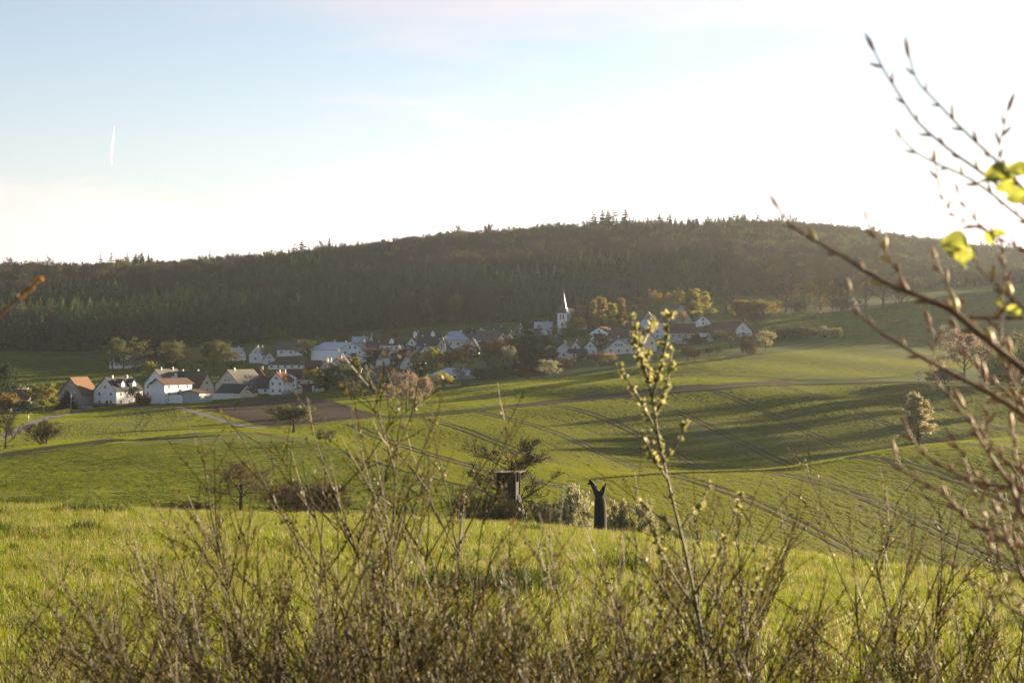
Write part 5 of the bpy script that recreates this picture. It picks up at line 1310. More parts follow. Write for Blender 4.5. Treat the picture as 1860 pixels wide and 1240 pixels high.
fence(838, 702, 848, 700, 1.6, .5, 'weathered rail fence below the blue-grey barn', 'weathered_wood')
fence(512, 718, 534, 715, 1.4, .7, 'grey fence beside the dark slate house', 'metal_grey')
fence(236, 738, 262, 735, 1.5, .5, 'brown picket fence right of the dormered white house', 'fence_red')
fence(1490, 569, 1545, 564, 1.3, 3.2, 'row of pale posts along the hill grove', 'fence_pale', picket=False)
fence(1440, 572, 1488, 569, 1.3, 3.6, 'row of thin posts left along the hill grove', 'weathered_wood', picket=False)

# the white garden wall by the lane
a, b = at(376, 727, 400), at(425, 724, 400)
e = empty('garden_wall', a); tag(e, 'long white garden wall between tin shed and bright barn', 'wall')
L = (b.xy - a.xy).length; ang = math.atan2(b.y - a.y, b.x - a.x)
w_ = obj('wall', boxes_mesh('wall', [(0, L, -.15, .15, -1, 2.6)]), 'render_white', e, rotz=ang)
c_ = obj('coping', boxes_mesh('coping', [(-.1, L + .1, -.25, .25, 2.6, 2.72)]), 'roof_grey', e, rotz=ang)

# clipped hedge along the road
a, b = at(98, 756, 400), at(128, 750, 400)
e = empty('clipped_hedge', a); tag(e, 'clipped olive-brown hedge along the road below the willow', 'hedge')
L = (b.xy - a.xy).length; ang = math.atan2(b.y - a.y, b.x - a.x)
rgh = np.random.default_rng(8)
P = np.column_stack([rgh.uniform(0, L, 5000), rgh.uniform(-.7, .7, 5000), rgh.uniform(0, 1.7, 5000)])
v, f = leaf_quads(P, .09, rgh); o = obj('foliage', mesh_np('foliage', v, f), 'leaf_olive', e, rotz=ang)
for i in range(8): unit_box('stem', 'bark', e, (math.cos(ang) * L * (i + .5) / 8, math.sin(ang) * L * (i + .5) / 8, -.3), (.1, .1, 1.2))

def car(u, v, rotz, paint, label, dmin=400):
    p = at(u, v, dmin); e = empty('parked_car', p, rotz); tag(e, label, 'car')
    prof = [(-2.1, .3), (-2.15, .75), (-1.2, .92), (-.6, 1.42), (.9, 1.46), (1.7, .98), (2.15, .9), (2.15, .3)]
    V = [(x, y, z) for y in (-.85, .85) for x, z in prof]; n = len(prof)
    V = [(x, y * (.82 if z > 1.2 else 1), z) for x, y, z in V]
    F = [list(range(n))[::-1], [n + i for i in range(n)]] + [[i, (i + 1) % n, n + (i + 1) % n, n + i] for i in range(n)]
    bd = obj('body', mesh_np('body', V, F), paint, e)
    for y in (-1, 1):
        obj('side_window', mesh_np('side_window', [(-1.0, y * .86, .98), (1.45, y * .86, 1.0), (.85, y * .73, 1.38), (-.5, y * .73, 1.36)], [[0, 1, 2, 3] if y < 0 else [3, 2, 1, 0]]), 'glass', e)
    obj('windscreen', mesh_np('windscreen', [(-1.22, -.7, .96), (-1.22, .7, .96), (-.66, .62, 1.42), (-.66, -.62, 1.42)], [[0, 1, 2, 3]]), 'glass', e)
    for x in (-1.35, 1.35):
        for y in (-.8, .8):
            me = mesh_np('wheel', *tubes([[x, y - .1, .32]], [[x, y + .1, .32]], [.32], [.32], 12)); wv = obj('wheel', me, 'tyre', e)
            obj('hub', boxes_mesh('hub', [(x - .15, x + .15, y - .11, y + .11, .18, .46)]), 'steel', wv)
car(157, 742, R(20), 'paint_blue', 'blue-grey car parked beside the tall beige house')
car(708, 697, R(5), 'paint_dark', 'dark car parked left of the white garage')
car(1238, 626, R(10), 'paint_silver', 'silver car parked below the dark long roof')
car(1208, 626, R(-10), 'paint_silver', 'pale car parked below the pale gable house')
car(1528, 566, R(5), 'paint_silver', 'pale car parked at the posts of the hill grove')
car(525, 712, R(5), 'paint_silver', 'silver car parked beside the grey fence')

# contrail high in the sky, left
mat('contrail_vapour', (0.9, 0.9, 0.9), rough=1.0, trans=0.6, spec=0)
D = 22000.0
def q(u, v): return np.array([(u - U0) / FPX * D, D, (V0 - v) / FPX * D])
P = [q(203, 303), q(202, 288), q(204, 268), q(206, 248), q(208, 228)]
ct = tube_path('contrail', P, [2, 9, 12, 9, 2], 'contrail_vapour', None, 8)
tag(ct, 'short white vapour trail in the blue sky at left', 'contrail')
# ------------------------------------------------------------------ grass (stuff)
mat('grass_blade', (0.152, 0.162, 0.012), (0.118, 0.147, 0.011), scale=3, rough=0.5, trans=0.5, spec=0.35, rand=0.28, tcol=(1.0, 1.0, 0.7))
mat('grass_dry', (0.26, 0.20, 0.09), (0.20, 0.16, 0.07), scale=3, rough=0.6, trans=0.4, rand=0.2)
mat('grass_rough', (0.055, 0.085, 0.011), (0.08, 0.10, 0.014), scale=3, rough=0.6, trans=0.4, spec=0.2, rand=0.3)
def tuft(name, n, h, spread, w, seed, droop=0.4):
    r = np.random.default_rng(seed); V = []; F = []
    for i in range(n):
        a = r.uniform(0, 6.28); b = r.uniform(0, 6.28); rr = spread * math.sqrt(r.random())
        p = np.array([math.cos(a) * rr, math.sin(a) * rr, -.01]); d = np.array([math.cos(b), math.sin(b), 0]); sd = np.array([-d[1], d[0], 0])
        L = h * r.uniform(.5, 1.15); k = droop * r.uniform(.2, 1.2); ww = w * r.uniform(.7, 1.3)
        p1 = p + np.array([0, 0, L * .6]) + d * L * k * .25; p2 = p + np.array([0, 0, L * (1 - .35 * k)]) + d * L * k
        o = len(V); V += [p - sd * ww, p + sd * ww, p1 + sd * ww * .8, p1 - sd * ww * .8, p2]
        F += [[o, o + 1, o + 2, o + 3], [o + 3, o + 2, o + 4, o + 4]]
    F = [f if f[2] != f[3] else f[:3] for f in F]
    me = mesh_np(name, np.array(V), F); me.materials.append(None); return me
gc = proto_collection('meadow_tuft', [(tuft('tuft', 24, .20, .13, .0038, i), 'grass_blade') for i in range(4)] + [(tuft('tuft', 16, .30, .10, .003, 9, .25), 'grass_dry'), (tuft('tuft', 26, .26, .14, .0045, 10, .6), 'grass_rough')])
rg = np.random.default_rng(21)
pts = []
for (d0, d1, dens) in ((9, 20, 60), (20, 40, 46), (40, 70, 24), (70, 112, 12)):
    n = int(dens * (d1**2 - d0**2) * 0.5 * (2350 + 450) / FPX)
    D = np.sqrt(rg.uniform(d0**2, d1**2, n)); U = rg.uniform(-450, 2350, n)
    pts.append(np.column_stack([(U - U0) / FPX * D, D]))
P = np.concatenate(pts); n = len(P)
cl = vnoise(P[:, 0], P[:, 1], 2.3, 5); c2 = vnoise(P[:, 0], P[:, 1], 0.7, 6)
pk = rg.integers(0, 4, n); pk[rg.random(n) < 0.07] = 4
pk[(cl + .5 * c2 > 1.55)] = 5
sc = (0.75 + 0.22 * np.clip(cl, -1, 2) + rg.uniform(-.15, .25, n)) * np.interp(P[:, 1], [15, 40, 100], [1, 1.15, 1.7])
sc[pk == 5] *= 1.25
scatter('meadow_grass', np.column_stack([P, ground(P[:, 0], P[:, 1]) + .02]), np.column_stack([rg.normal(0, .12, n), rg.normal(0, .12, n), rg.uniform(0, 6.28, n)]), np.column_stack([sc, sc, sc * rg.uniform(.8, 1.2, n)]), pk, gc, 6)

mat('pasture_blade', (0.12, 0.148, 0.013), (0.14, 0.148, 0.015), scale=2, rough=0.6, trans=0.5, spec=0.1, rand=0.22, tcol=(1, 1, .75))
rc = proto_collection('rough_tuft', [(tuft('tuft', 40, .34, .35, .018, 30 + i, .7), 'grass_rough') for i in range(3)] + [(tuft('tuft', 40, .3, .4, .018, 40 + i, .7), 'pasture_blade') for i in range(3)])
n = 80000
D = np.sqrt(rg.uniform(150**2, 400**2, n)); U = rg.uniform(-150, 1050, n)
P = np.column_stack([(U - U0) / FPX * D, D]); P = P[inside(ROUGH_POLY, P[:, 0], P[:, 1])]
cl = vnoise(P[:, 0] * .8, P[:, 1], 1.1, 15) + .5 * vnoise(P[:, 0], P[:, 1], 7, 16) + rg.normal(0, .35, len(P)); P = P[cl > -.9]; cl = cl[cl > -.9]; n = len(P)
sc = 0.62 + .32 * np.clip(cl, -.6, 2)
scatter('rough_meadow_grass', np.column_stack([P, ground(P[:, 0], P[:, 1]) + .04]), np.column_stack([np.zeros(n), np.zeros(n), rg.uniform(0, 6.28, n)]), np.column_stack([sc * 1.3, sc * 1.3, sc]), np.where(rg.random(n) < .25 + .3 * (cl > .6), rg.integers(0, 3, n), rg.integers(3, 6, n)), rc, 6)

# ------------------------------------------------------------------ young crop in drill rows and pasture tufts on the fields beyond (stuff)
mat('wheat_blade', (0.142, 0.150, 0.020), (0.12, 0.135, 0.018), scale=2, rough=0.6, trans=0.5, spec=0.1, rand=0.16, tcol=(1, 1, .75))
def row_tuft(seed, n, length, width, h, w):
    q = np.random.default_rng(seed); V = []; F = []
    for i in range(n):
        p = np.array([q.normal() * width, q.uniform(-.5, .5) * length, -.02]); a = q.uniform(0, 6.28); sd = np.array([math.cos(a), math.sin(a), 0]) * w * q.uniform(.6, 1.2)
        t = p + np.array([q.normal() * .05, q.normal() * .05, h * q.uniform(.6, 1.15)]); o = len(V)
        V += [p - sd, p + sd, t + sd * .35, t - sd * .35]; F.append([o, o + 1, o + 2, o + 3])
    me = mesh_np('row', np.array(V), np.array(F)); me.materials.append(None); return me
wc = proto_collection('crop_row', [(row_tuft(60 + i, 34, 2.4, .07, .15, .022), 'wheat_blade') for i in range(3)])
pc = proto_collection('pasture_tuft', [(row_tuft(70 + i, 34, 1.5, .45, .16, .025), 'pasture_blade') for i in range(3)])
def crop(name, poly, n, d0, d1, u0, u1, coll, slope, tram=None, rowgap=0.0, hs_=1.0, avoid=(), lines=()):
    D = np.sqrt(rg.uniform(d0**2, d1**2, n)); U = rg.uniform(u0, u1, n)
    P = np.column_stack([(U - U0) / FPX * D, D])
    if poly is not None: P = P[inside(poly, P[:, 0], P[:, 1])]
    for a in avoid: P = P[~inside(a, P[:, 0], P[:, 1])]
    for px, hw in lines:
        q = [at(u, v, 250).xy for u, v in px]
        for a, b in zip(q, q[1:]):
            a = np.array(a); b = np.array(b); ab = b - a; t = np.clip(((P - a) @ ab) / (ab @ ab), 0, 1)
            P = P[np.linalg.norm(P - (a + t[:, None] * ab), axis=1) > hw]
    if tram is not None:
        c = P[:, 0] + slope * P[:, 1] - 0.35 * np.sin(P[:, 1] / 37)
        ok = np.ones(len(P), bool)
        for t in tram:
            ok &= np.abs(np.abs(c - t) - .95) > .62
        P = P[ok]
    v = vnoise(P[:, 0], P[:, 1], 16, 33) + .6 * vnoise(P[:, 0] + slope * P[:, 1], P[:, 1] * .05, 1.6, 34)
    P = P[v + rg.normal(0, .5, len(P)) > -1.35]; n = len(P)
    v = vnoise(P[:, 0], P[:, 1], 20, 35)
    sc = 1 + .18 * v + rg.normal(0, .12, n)
    rz = np.full(n, math.atan(slope)) + rg.normal(0, .02, n) if coll is wc else rg.uniform(0, 6.28, n)
    scatter(name, np.column_stack([P, ground(P[:, 0], P[:, 1]) + .07]), np.column_stack([np.zeros(n), np.zeros(n), rz]), np.column_stack([np.ones(n), np.ones(n), np.clip(sc, .4, 1.6) * hs_]), rg.integers(0, 3, n), coll, 3)
TRAMS = [36, 55, 76, 94, 114, 135, 157, 180, 203, 226]
crop('wheat_crop', WHEAT_POLY, 130000, 138, 560, 560, 2150, wc, 0.2, TRAMS)
crop('upper_wheat_crop', UPPER_POLY, 45000, 480, 900, 1150, 2200, wc, -3.0, None, hs_=1.2)
crop('left_crop', LEFT_POLY, 26000, 380, 760, -250, 360, wc, 0.25, None, hs_=1.2)
crop('orchard_grass', [tuple(at(u, v, 400).xy) for u, v in ((560, 716), (640, 708), (780, 712), (870, 700), (960, 692), (1100, 676), (1260, 655), (1400, 638), (1240, 664), (1205, 688), (1340, 690), (1420, 692), (1300, 699), (1150, 712), (1000, 728), (905, 737), (850, 744), (704, 756), (650, 742), (600, 727))], 60000, 450, 820, 540, 1420, pc, 0, None, hs_=1.3)
crop('valley_grass', [tuple(at(u, v, 600).xy) for u, v in ((-100, 655), (0, 646), (200, 641), (400, 640), (520, 640), (470, 690), (260, 700), (120, 705), (0, 712), (-100, 715))], 30000, 740, 1080, -100, 560, pc, 0, None, hs_=1.3)
crop('bank_grass', None, 60000, 330, 730, -150, 690, pc, 0, None, hs_=1.2, avoid=(ROUGH_POLY, LEFT_POLY, PLOUGH_POLY, WHEAT_POLY), lines=(
    ([(-260, 862), (-60, 812), (0, 796), (60, 768), (100, 756), (150, 747), (215, 741), (290, 741), (335, 740)], 2.4), ([(325, 741), (360, 750), (400, 763), (440, 774), (480, 779)], 1.7),
    ([(-300, 860), (0, 829), (100, 815), (200, 803), (330, 790), (440, 783)], 1.6), ([(0, 829), (100, 815), (200, 800)], 4.0), ([(480, 778), (560, 774), (640, 766), (700, 759)], 1.5)))
crop('pasture_grass', [tuple(at(u, v, 500).xy) for u, v in ((1385, 600), (1540, 616), (1700, 586), (1860, 562), (1990, 555), (1990, 526), (1860, 527), (1660, 546), (1560, 570), (1400, 573))], 24000, 700, 1000, 1380, 2000, pc, 0, None, hs_=1.3)

# ------------------------------------------------------------------ broom shrubs in the foreground
mat('broom_stem', (0.042, 0.021, 0.008), (0.075, 0.042, 0.017), scale=14, rough=0.7, spec=0.3)
mat('broom_twig', (0.055, 0.045, 0.011), (0.07, 0.044, 0.015), scale=8, rough=0.6, spec=0.3, trans=0.15)
mat('broom_leaf', (0.105, 0.09, 0.016), (0.095, 0.062, 0.018), scale=20, rough=0.6, trans=0.45, spec=0.3)
mat('sapling_bark', (0.075, 0.062, 0.022), (0.11, 0.085, 0.035), scale=30, rough=0.6, spec=0.2)
mat('sapling_leaf', (0.28, 0.28, 0.075), (0.38, 0.34, 0.18), scale=20, rough=0.5, trans=0.5, spec=0.3)
def broom_proto(seed, stems=7, spread=0.5, h=1.7, side=11, twigs=7, open_=False):
    r = np.random.default_rng(seed); ST = []; TW = []; LP = []
    def chain(p, d, L, r0, r1, n, wob, up):
        out = []; q = p.copy(); pts = [q]
        for s in range(n):
            d = d + r.normal(size=3) * wob + np.array([0, 0, up]); d = d / np.linalg.norm(d)
            q2 = q + d * L / n
            out.append((q, q2, r0 + (r1 - r0) * s / n, r0 + (r1 - r0) * (s + 1) / n)); q = q2; pts.append(q2)
        return out, pts, d
    for s in range(stems):
        a = 6.28 * s / stems + r.normal() * .3; t = spread * r.uniform(.15, 1.0)
        d = np.array([math.cos(a) * t, math.sin(a) * t, 1.0]); d /= np.linalg.norm(d)
        L = h * r.uniform(.7, 1.08)
        segs, pts, _ = chain(np.array([math.cos(a) * .04, math.sin(a) * .04, -.05]), d, L, .0078 * r.uniform(.7, 1.1), .0013, 9, .05, .03)
        mine = list(segs)
        for b in range(side):
            w = r.uniform(.28, .99) * 9; i = min(8, int(w)); base = pts[i] + (pts[i + 1] - pts[i]) * (w - i)
            dd = (pts[i + 1] - pts[i]); dd /= np.linalg.norm(dd)
            ax = r.normal(size=3); ax -= dd * (ax @ dd); ax /= np.linalg.norm(ax)
            an = math.radians(r.uniform(22, 48)); nd = dd * math.cos(an) + ax * math.sin(an)
            bl = h * r.uniform(.14, .36) * (1.15 - .5 * w / 9)
            s2, p2, _ = chain(base, nd, bl, .0025, .0010, 5, .06, .07)
            mine += s2
            for c in range(twigs):
                w2 = r.uniform(.15, 1) * 5; j = min(4, int(w2)); b2 = p2[j] + (p2[j + 1] - p2[j]) * (w2 - j)
                d2 = p2[j + 1] - p2[j]; d2 /= np.linalg.norm(d2); ax = r.normal(size=3); ax -= d2 * (ax @ d2); ax /= np.linalg.norm(ax)
                an = math.radians(r.uniform(15, 42)); n2 = d2 * math.cos(an) + ax * math.sin(an)
                s3, p3, _ = chain(b2, n2, r.uniform(.06, .20) * h / 1.7, .0014, .0008, 3, .06, .07)
                TW.extend(s3)
                for m in range(6):
                    k = r.integers(0, 3); LP.append(p3[k] + (p3[k + 1] - p3[k]) * r.random() + r.normal(size=3) * .004)
            for m in range(10):
                k = r.integers(0, 5); LP.append(p2[k] + (p2[k + 1] - p2[k]) * r.random() + r.normal(size=3) * .005)
        ST.append(mine)
    sm = []
    for m in ST:
        v, f = seg_mesh(m, 5); sm.append(mesh_np('stem', v, f, True))
    v, f = seg_mesh(TW, 3); tm = mesh_np('twigs', v, f)
    v, f = leaf_quads(np.array(LP), .0062, r, .55); lm = mesh_np('leaves', v, f)
    for m in sm: m.materials.append(MATS['broom_stem'])
    tm.materials.append(MATS['broom_twig']); lm.materials.append(MATS['broom_leaf'])
    zs = [np.zeros(len(m.vertices) * 3, np.float32) for m in sm + [tm]]
    for m, z in zip(sm + [tm], zs): m.vertices.foreach_get('co', z)
    top = float(np.percentile(np.concatenate([z[2::3] for z in zs]), 98.2))
    return sm, tm, lm, top
BROOM = [broom_proto(1, 9, .6, side=13, twigs=9), broom_proto(2, 10, .75, side=13, twigs=9), broom_proto(3, 6, .4, side=13, twigs=8), broom_proto(4, 6, .75, side=11, twigs=5), broom_proto(5, 9, .35, side=14, twigs=10)]
def broom(u, vtop, D, k, rz, label, wide=1.0):
    p = atD(u, D); h = (V0 - vtop) / FPX * D - p.z
    e = empty('broom_shrub', p, rz); s = h / BROOM[k][3]; e.scale = (s * wide, s * wide, s)
    sm, tm, lm, _ = BROOM[k]
    for m in sm: obj('stem', m, None, e)
    t = obj('twigs', tm, None, e); t['kind'] = 'stuff'
    l = obj('leaves', lm, None, e); l['kind'] = 'stuff'
    return tag(e, label, 'shrub')
BR = [
(20, 1070, 5.2, 3, .3, 'olive broom shrub in the bottom left corner'),
(172, 1010, 6.2, 4, 1.0, 'dark upright broom bundle right of the bottom left corner'),
(300, 1120, 5.6, 3, 2.0, 'low broom shrub between the upright bundle and the arching broom'),
(420, 1020, 5.2, 3, 2.6, 'arching broom shrub left of the tall forked brooms'),
(560, 800, 4.9, 3, .4, 'leftmost tall open broom rising over the thicket'),
(655, 860, 5.3, 3, 4.1, 'tall broom between the open broom and the widest broom'),
(770, 745, 4.6, 3, 5.0, 'tallest wide broom in the middle left foreground'),
(830, 775, 5.0, 3, 4.3, 'tall dense broom just left of the high seat'),
(510, 1085, 4.4, 2, 3.3, 'low dense broom under the leftmost tall broom'),
(680, 1100, 4.2, 1, 1.9, 'low spreading broom at the bottom under the tall brooms'),
(955, 1040, 4.6, 0, 2.2, 'bushy broom at the bottom centre below the high seat'),
(1030, 1030, 5.0, 0, 0.9, 'broom shrub in front of the dead stump'),
(1105, 1080, 4.4, 2, 5.2, 'low broom left of the flowering sapling'),
(1300, 935, 4.8, 3, 3.7, 'broom shrub right of the flowering sapling'),
(1390, 970, 5.2, 3, 4.4, 'broom shrub left of the bare forked one'),
(1550, 905, 5.4, 3, 2.75, 'open bare forked broom in the right foreground'),
(1220, 1130, 4.2, 0, 0.2, 'low broom under the flowering sapling'),
(1480, 1130, 4.6, 3, 1.3, 'low broom under the bare forked one'),
(1750, 1000, 5.6, 4, 0.6, 'fine upright broom near the bottom right corner'),
(1835, 960, 5.0, 0, 2.9, 'broom shrub in the bottom right corner'),
(1660, 1130, 5.0, 3, 5.5, 'lowest broom left of the bottom right corner'),
(830, 1090, 4.0, 2, 4.9, 'dense low broom at the bottom centre left'),
(390, 1150, 4.2, 0, 0.9, 'lowest dense broom below the arching broom'),
(90, 1165, 4.4, 3, 3.9, 'lowest broom at the bottom left'),
(590, 1075, 3.9, 0, 1.2, 'dark twiggy broom under the tall open broom'),
(760, 1050, 4.0, 1, 3.0, 'dark twiggy broom under the tallest wide broom'),
]
for i, (u, v) in enumerate(((470, 1165), (620, 1150), (790, 1140), (930, 1145), (1060, 1155))):
    b_ = broom(u, v, 5.6 + (i * 7 % 5) * .3, (4, 2, 1)[i % 3], i * 1.7, 'low dense broom fringing the bottom edge below the taller brooms', 1.15); b_['group'] = 'low brooms along the bottom edge'
for (u, v, D, k, rz, lab) in BR: broom(u, v, D, k, rz, lab)

# ------------------------------------------------------------------ flowering sapling
def P3(u, v, D): return np.array([(u - U0) / FPX * D, D, (V0 - v) / FPX * D])
r = np.random.default_rng(77)
D0 = 4.0
base = P3(1310, 1900, D0); g = float(ground(base[0], base[1])); base[2] = g - .05
e = empty('sapling', (base[0], base[1], g)); tag(e, 'tall slender sapling with pale opening leaf buds in the middle foreground', 'sapling')
org = np.array([base[0], base[1], g])
def bez(pts, n):
    pts = np.array(pts); t = np.linspace(0, len(pts) - 1, n); i = np.minimum(t.astype(int), len(pts) - 2); w = (t - i)[:, None]
    P = pts[i] * (1 - w) + pts[i + 1] * w
    for _ in range(2): P[1:-1] = (P[:-2] + 2 * P[1:-1] + P[2:]) / 4
    return P
LEAFV = np.array([(0, 0, 0), (.35, .25, .05), (.3, .65, .1), (0, 1, .02), (-.3, .65, .1), (-.35, .25, .05), (0, .3, -.04), (0, .65, -.02)])
LEAFF = [[0, 1, 6], [1, 2, 7, 6], [2, 3, 7], [3, 4, 7], [4, 5, 6, 7], [5, 0, 6]]
def cluster(seed):
    q = np.random.default_rng(seed); V = []; F = []
    for i in range(8):
        a = 6.28 * i / 8 + q.normal() * .3; tl = q.uniform(.25, .9); M = Matrix.Rotation(a, 3, 'Z') @ Matrix.Rotation(math.pi / 2 - tl, 3, 'X')
        s = q.uniform(.6, 1.1); o = len(V)
        V += [M @ Vector((v[0] * s * .62, v[1] * s, v[2] * s)) for v in LEAFV]; F += [[o + k for k in f] for f in LEAFF]
    me = mesh_np('leaf_bud', np.array([tuple(v) for v in V]), F, True); me.materials.append(MATS['sapling_leaf']); return me
CL = [cluster(i) for i in range(4)]
def orient(o, d, roll=0.0):
    o.rotation_mode = 'QUATERNION'; o.rotation_quaternion = Vector(d).to_track_quat('Z', 'Y') @ Matrix.Rotation(roll, 3, 'Z').to_quaternion()
def sap_branch(px, D1, D2, r0, r1, nb, bs, name='branch', par=e, org=org):
    pts = [P3(u, v, D1 + (D2 - D1) * i / (len(px) - 1)) - org for i, (u, v) in enumerate(px)]
    P = bez(pts, max(8, 3 * len(px)))
    tube_path(name, P, np.linspace(r0, r1, len(P)), 'sapling_bark', par, 6)
    for i in range(nb):
        t = r.uniform(.12, 1) if i else 1.0
        k = min(int(t * (len(P) - 1)), len(P) - 2); pos = P[k] + (P[k + 1] - P[k]) * (t * (len(P) - 1) - k)
        d = P[k + 1] - P[k]; d /= np.linalg.norm(d); sd = r.normal(size=3); d2 = d * .9 + sd * .55
        o = obj('leaf_bud', CL[r.integers(0, 4)], None, par, pos, scale=bs * r.uniform(.7, 1.25)); orient(o, d2, r.uniform(0, 6))
    return P
stem_px = [(1310, 1900), (1300, 1500), (1290, 1240), (1262, 1080), (1235, 960), (1212, 870), (1195, 790), (1182, 710), (1168, 640), (1150, 578)]
pts = bez([P3(u, v, D0) - org for u, v in stem_px], 36); pts[0] = base - org
tube_path('stem', pts, np.linspace(.0046, .0014, 36), 'sapling_bark', e, 8)
SB = [([(1195, 790), (1165, 730), (1140, 690), (1126, 660)], 8), ([(1185, 720), (1200, 670), (1210, 620), (1216, 570)], 10), ([(1190, 760), (1205, 720), (1214, 690), (1220, 640)], 8), ([(1168, 640), (1160, 610), (1148, 575)], 9), ([(1178, 690), (1164, 650), (1152, 615)], 9),
      ([(1212, 870), (1185, 830), (1166, 790)], 6), ([(1205, 840), (1235, 800), (1246, 770)], 5), ([(1235, 960), (1270, 920), (1290, 880)], 5), ([(1240, 980), (1200, 940), (1170, 915)], 5), ([(1262, 1080), (1300, 1020), (1330, 950), (1345, 900)], 7), ([(1270, 1110), (1225, 1050), (1195, 990), (1180, 950)], 7), ([(1285, 1200), (1340, 1130), (1380, 1060), (1400, 1000)], 8), ([(1290, 1230), (1230, 1160), (1190, 1100), (1160, 1060)], 8), ([(1182, 710), (1176, 670), (1178, 640)], 7), ([(1165, 630), (1180, 600), (1190, 585)], 6)]
for px, nb in SB:
    sap_branch(px, D0, D0 + r.uniform(-.15, .15), .0026, .0012, int(nb * 2.2), .0165)
for i in range(44):
    k = r.integers(18, 35); pos = pts[k]; d = pts[min(k + 1, 35)] - pts[k - 1]; d /= np.linalg.norm(d)
    o = obj('leaf_bud', CL[i % 4], None, e, pos, scale=.0145 * r.uniform(.7, 1.3)); orient(o, d * .7 + r.normal(size=3) * .6, r.uniform(0, 6))

# ------------------------------------------------------------------ beech branches reaching in from the right
mat('beech_bark', (0.12, 0.05, 0.022), (0.19, 0.095, 0.05), scale=60, rough=0.55, spec=0.25)
mat('beech_bud_scale', (0.26, 0.10, 0.04), (0.36, 0.18, 0.08), scale=150, rough=0.55, spec=0.25, trans=0.2)
mat('beech_bud_open', (0.36, 0.33, 0.10), (0.45, 0.36, 0.17), scale=90, rough=0.5, trans=0.4)
mat('beech_leaf', (0.25, 0.285, 0.045), (0.32, 0.32, 0.07), scale=60, rough=0.4, trans=0.6, spec=0.4)
D1 = 2.2
root = atD(2330, 3.0); root = np.array(root)
e = empty('beech_tree', tuple(root)); tag(e, 'young beech reaching in from the right edge with long brown buds', 'tree')
ax = [(.0, .0, -.1), (.02, .0, 1.0), (-.03, .02, 2.2), (.02, 0, 3.4), (0, 0, 4.6)]
tube_path('trunk', ax, [.055, .047, .04, .03, .02], 'beech_bark', e, 10)
def spindle(prof, k=7, bend=0.0):
    V = []; F = []
    for i, (z, rr) in enumerate(prof):
        for j in range(k):
            a = 6.28318 * j / k; V.append((math.cos(a) * rr + bend * z * z, math.sin(a) * rr, z))
    n = len(prof)
    F = [[i * k + j, i * k + (j + 1) % k, (i + 1) * k + (j + 1) % k, (i + 1) * k + j] for i in range(n - 1) for j in range(k)]
    return mesh_np('bud', V, F, True)
BUD = [spindle([(0, .05), (.12, .085), (.35, .115), (.6, .10), (.85, .05), (1, .008)], bend=b) for b in (0, .12, -.1)]
for b in BUD: b.materials.append(MATS['beech_bud_scale'])
BUDO = [spindle([(0, .06), (.15, .12), (.4, .19), (.65, .17), (.85, .10), (1, .02)], bend=b) for b in (.1, -.1)]
for b in BUDO: b.materials.append(MATS['beech_bud_open'])
def beech_leaf(seed):
    q = np.random.default_rng(seed); n = 8; V = []; F = []
    for i in range(n + 1):
        t = i / n; w = .42 * math.sin(math.pi * min(1, t * .93 + .04)) ** .75 * (1 - .12 * t)
        for j in range(-3, 4):
            V.append((w * j / 3, t, .10 * math.cos(j * 1.6 + 0) * (.5 if i % 2 else -.3) * .35 + .35 * (abs(j) / 3) ** 1.6 * .8 + (-.9 * (t - .35) ** 2) + q.normal() * .008))
    for i in range(n):
        for j in range(6): F.append([i * 7 + j, i * 7 + j + 1, (i + 1) * 7 + j + 1, (i + 1) * 7 + j])
    me = mesh_np('leaf', V, F, True); me.materials.append(MATS['beech_leaf']); return me
BL = [beech_leaf(i) for i in range(3)]
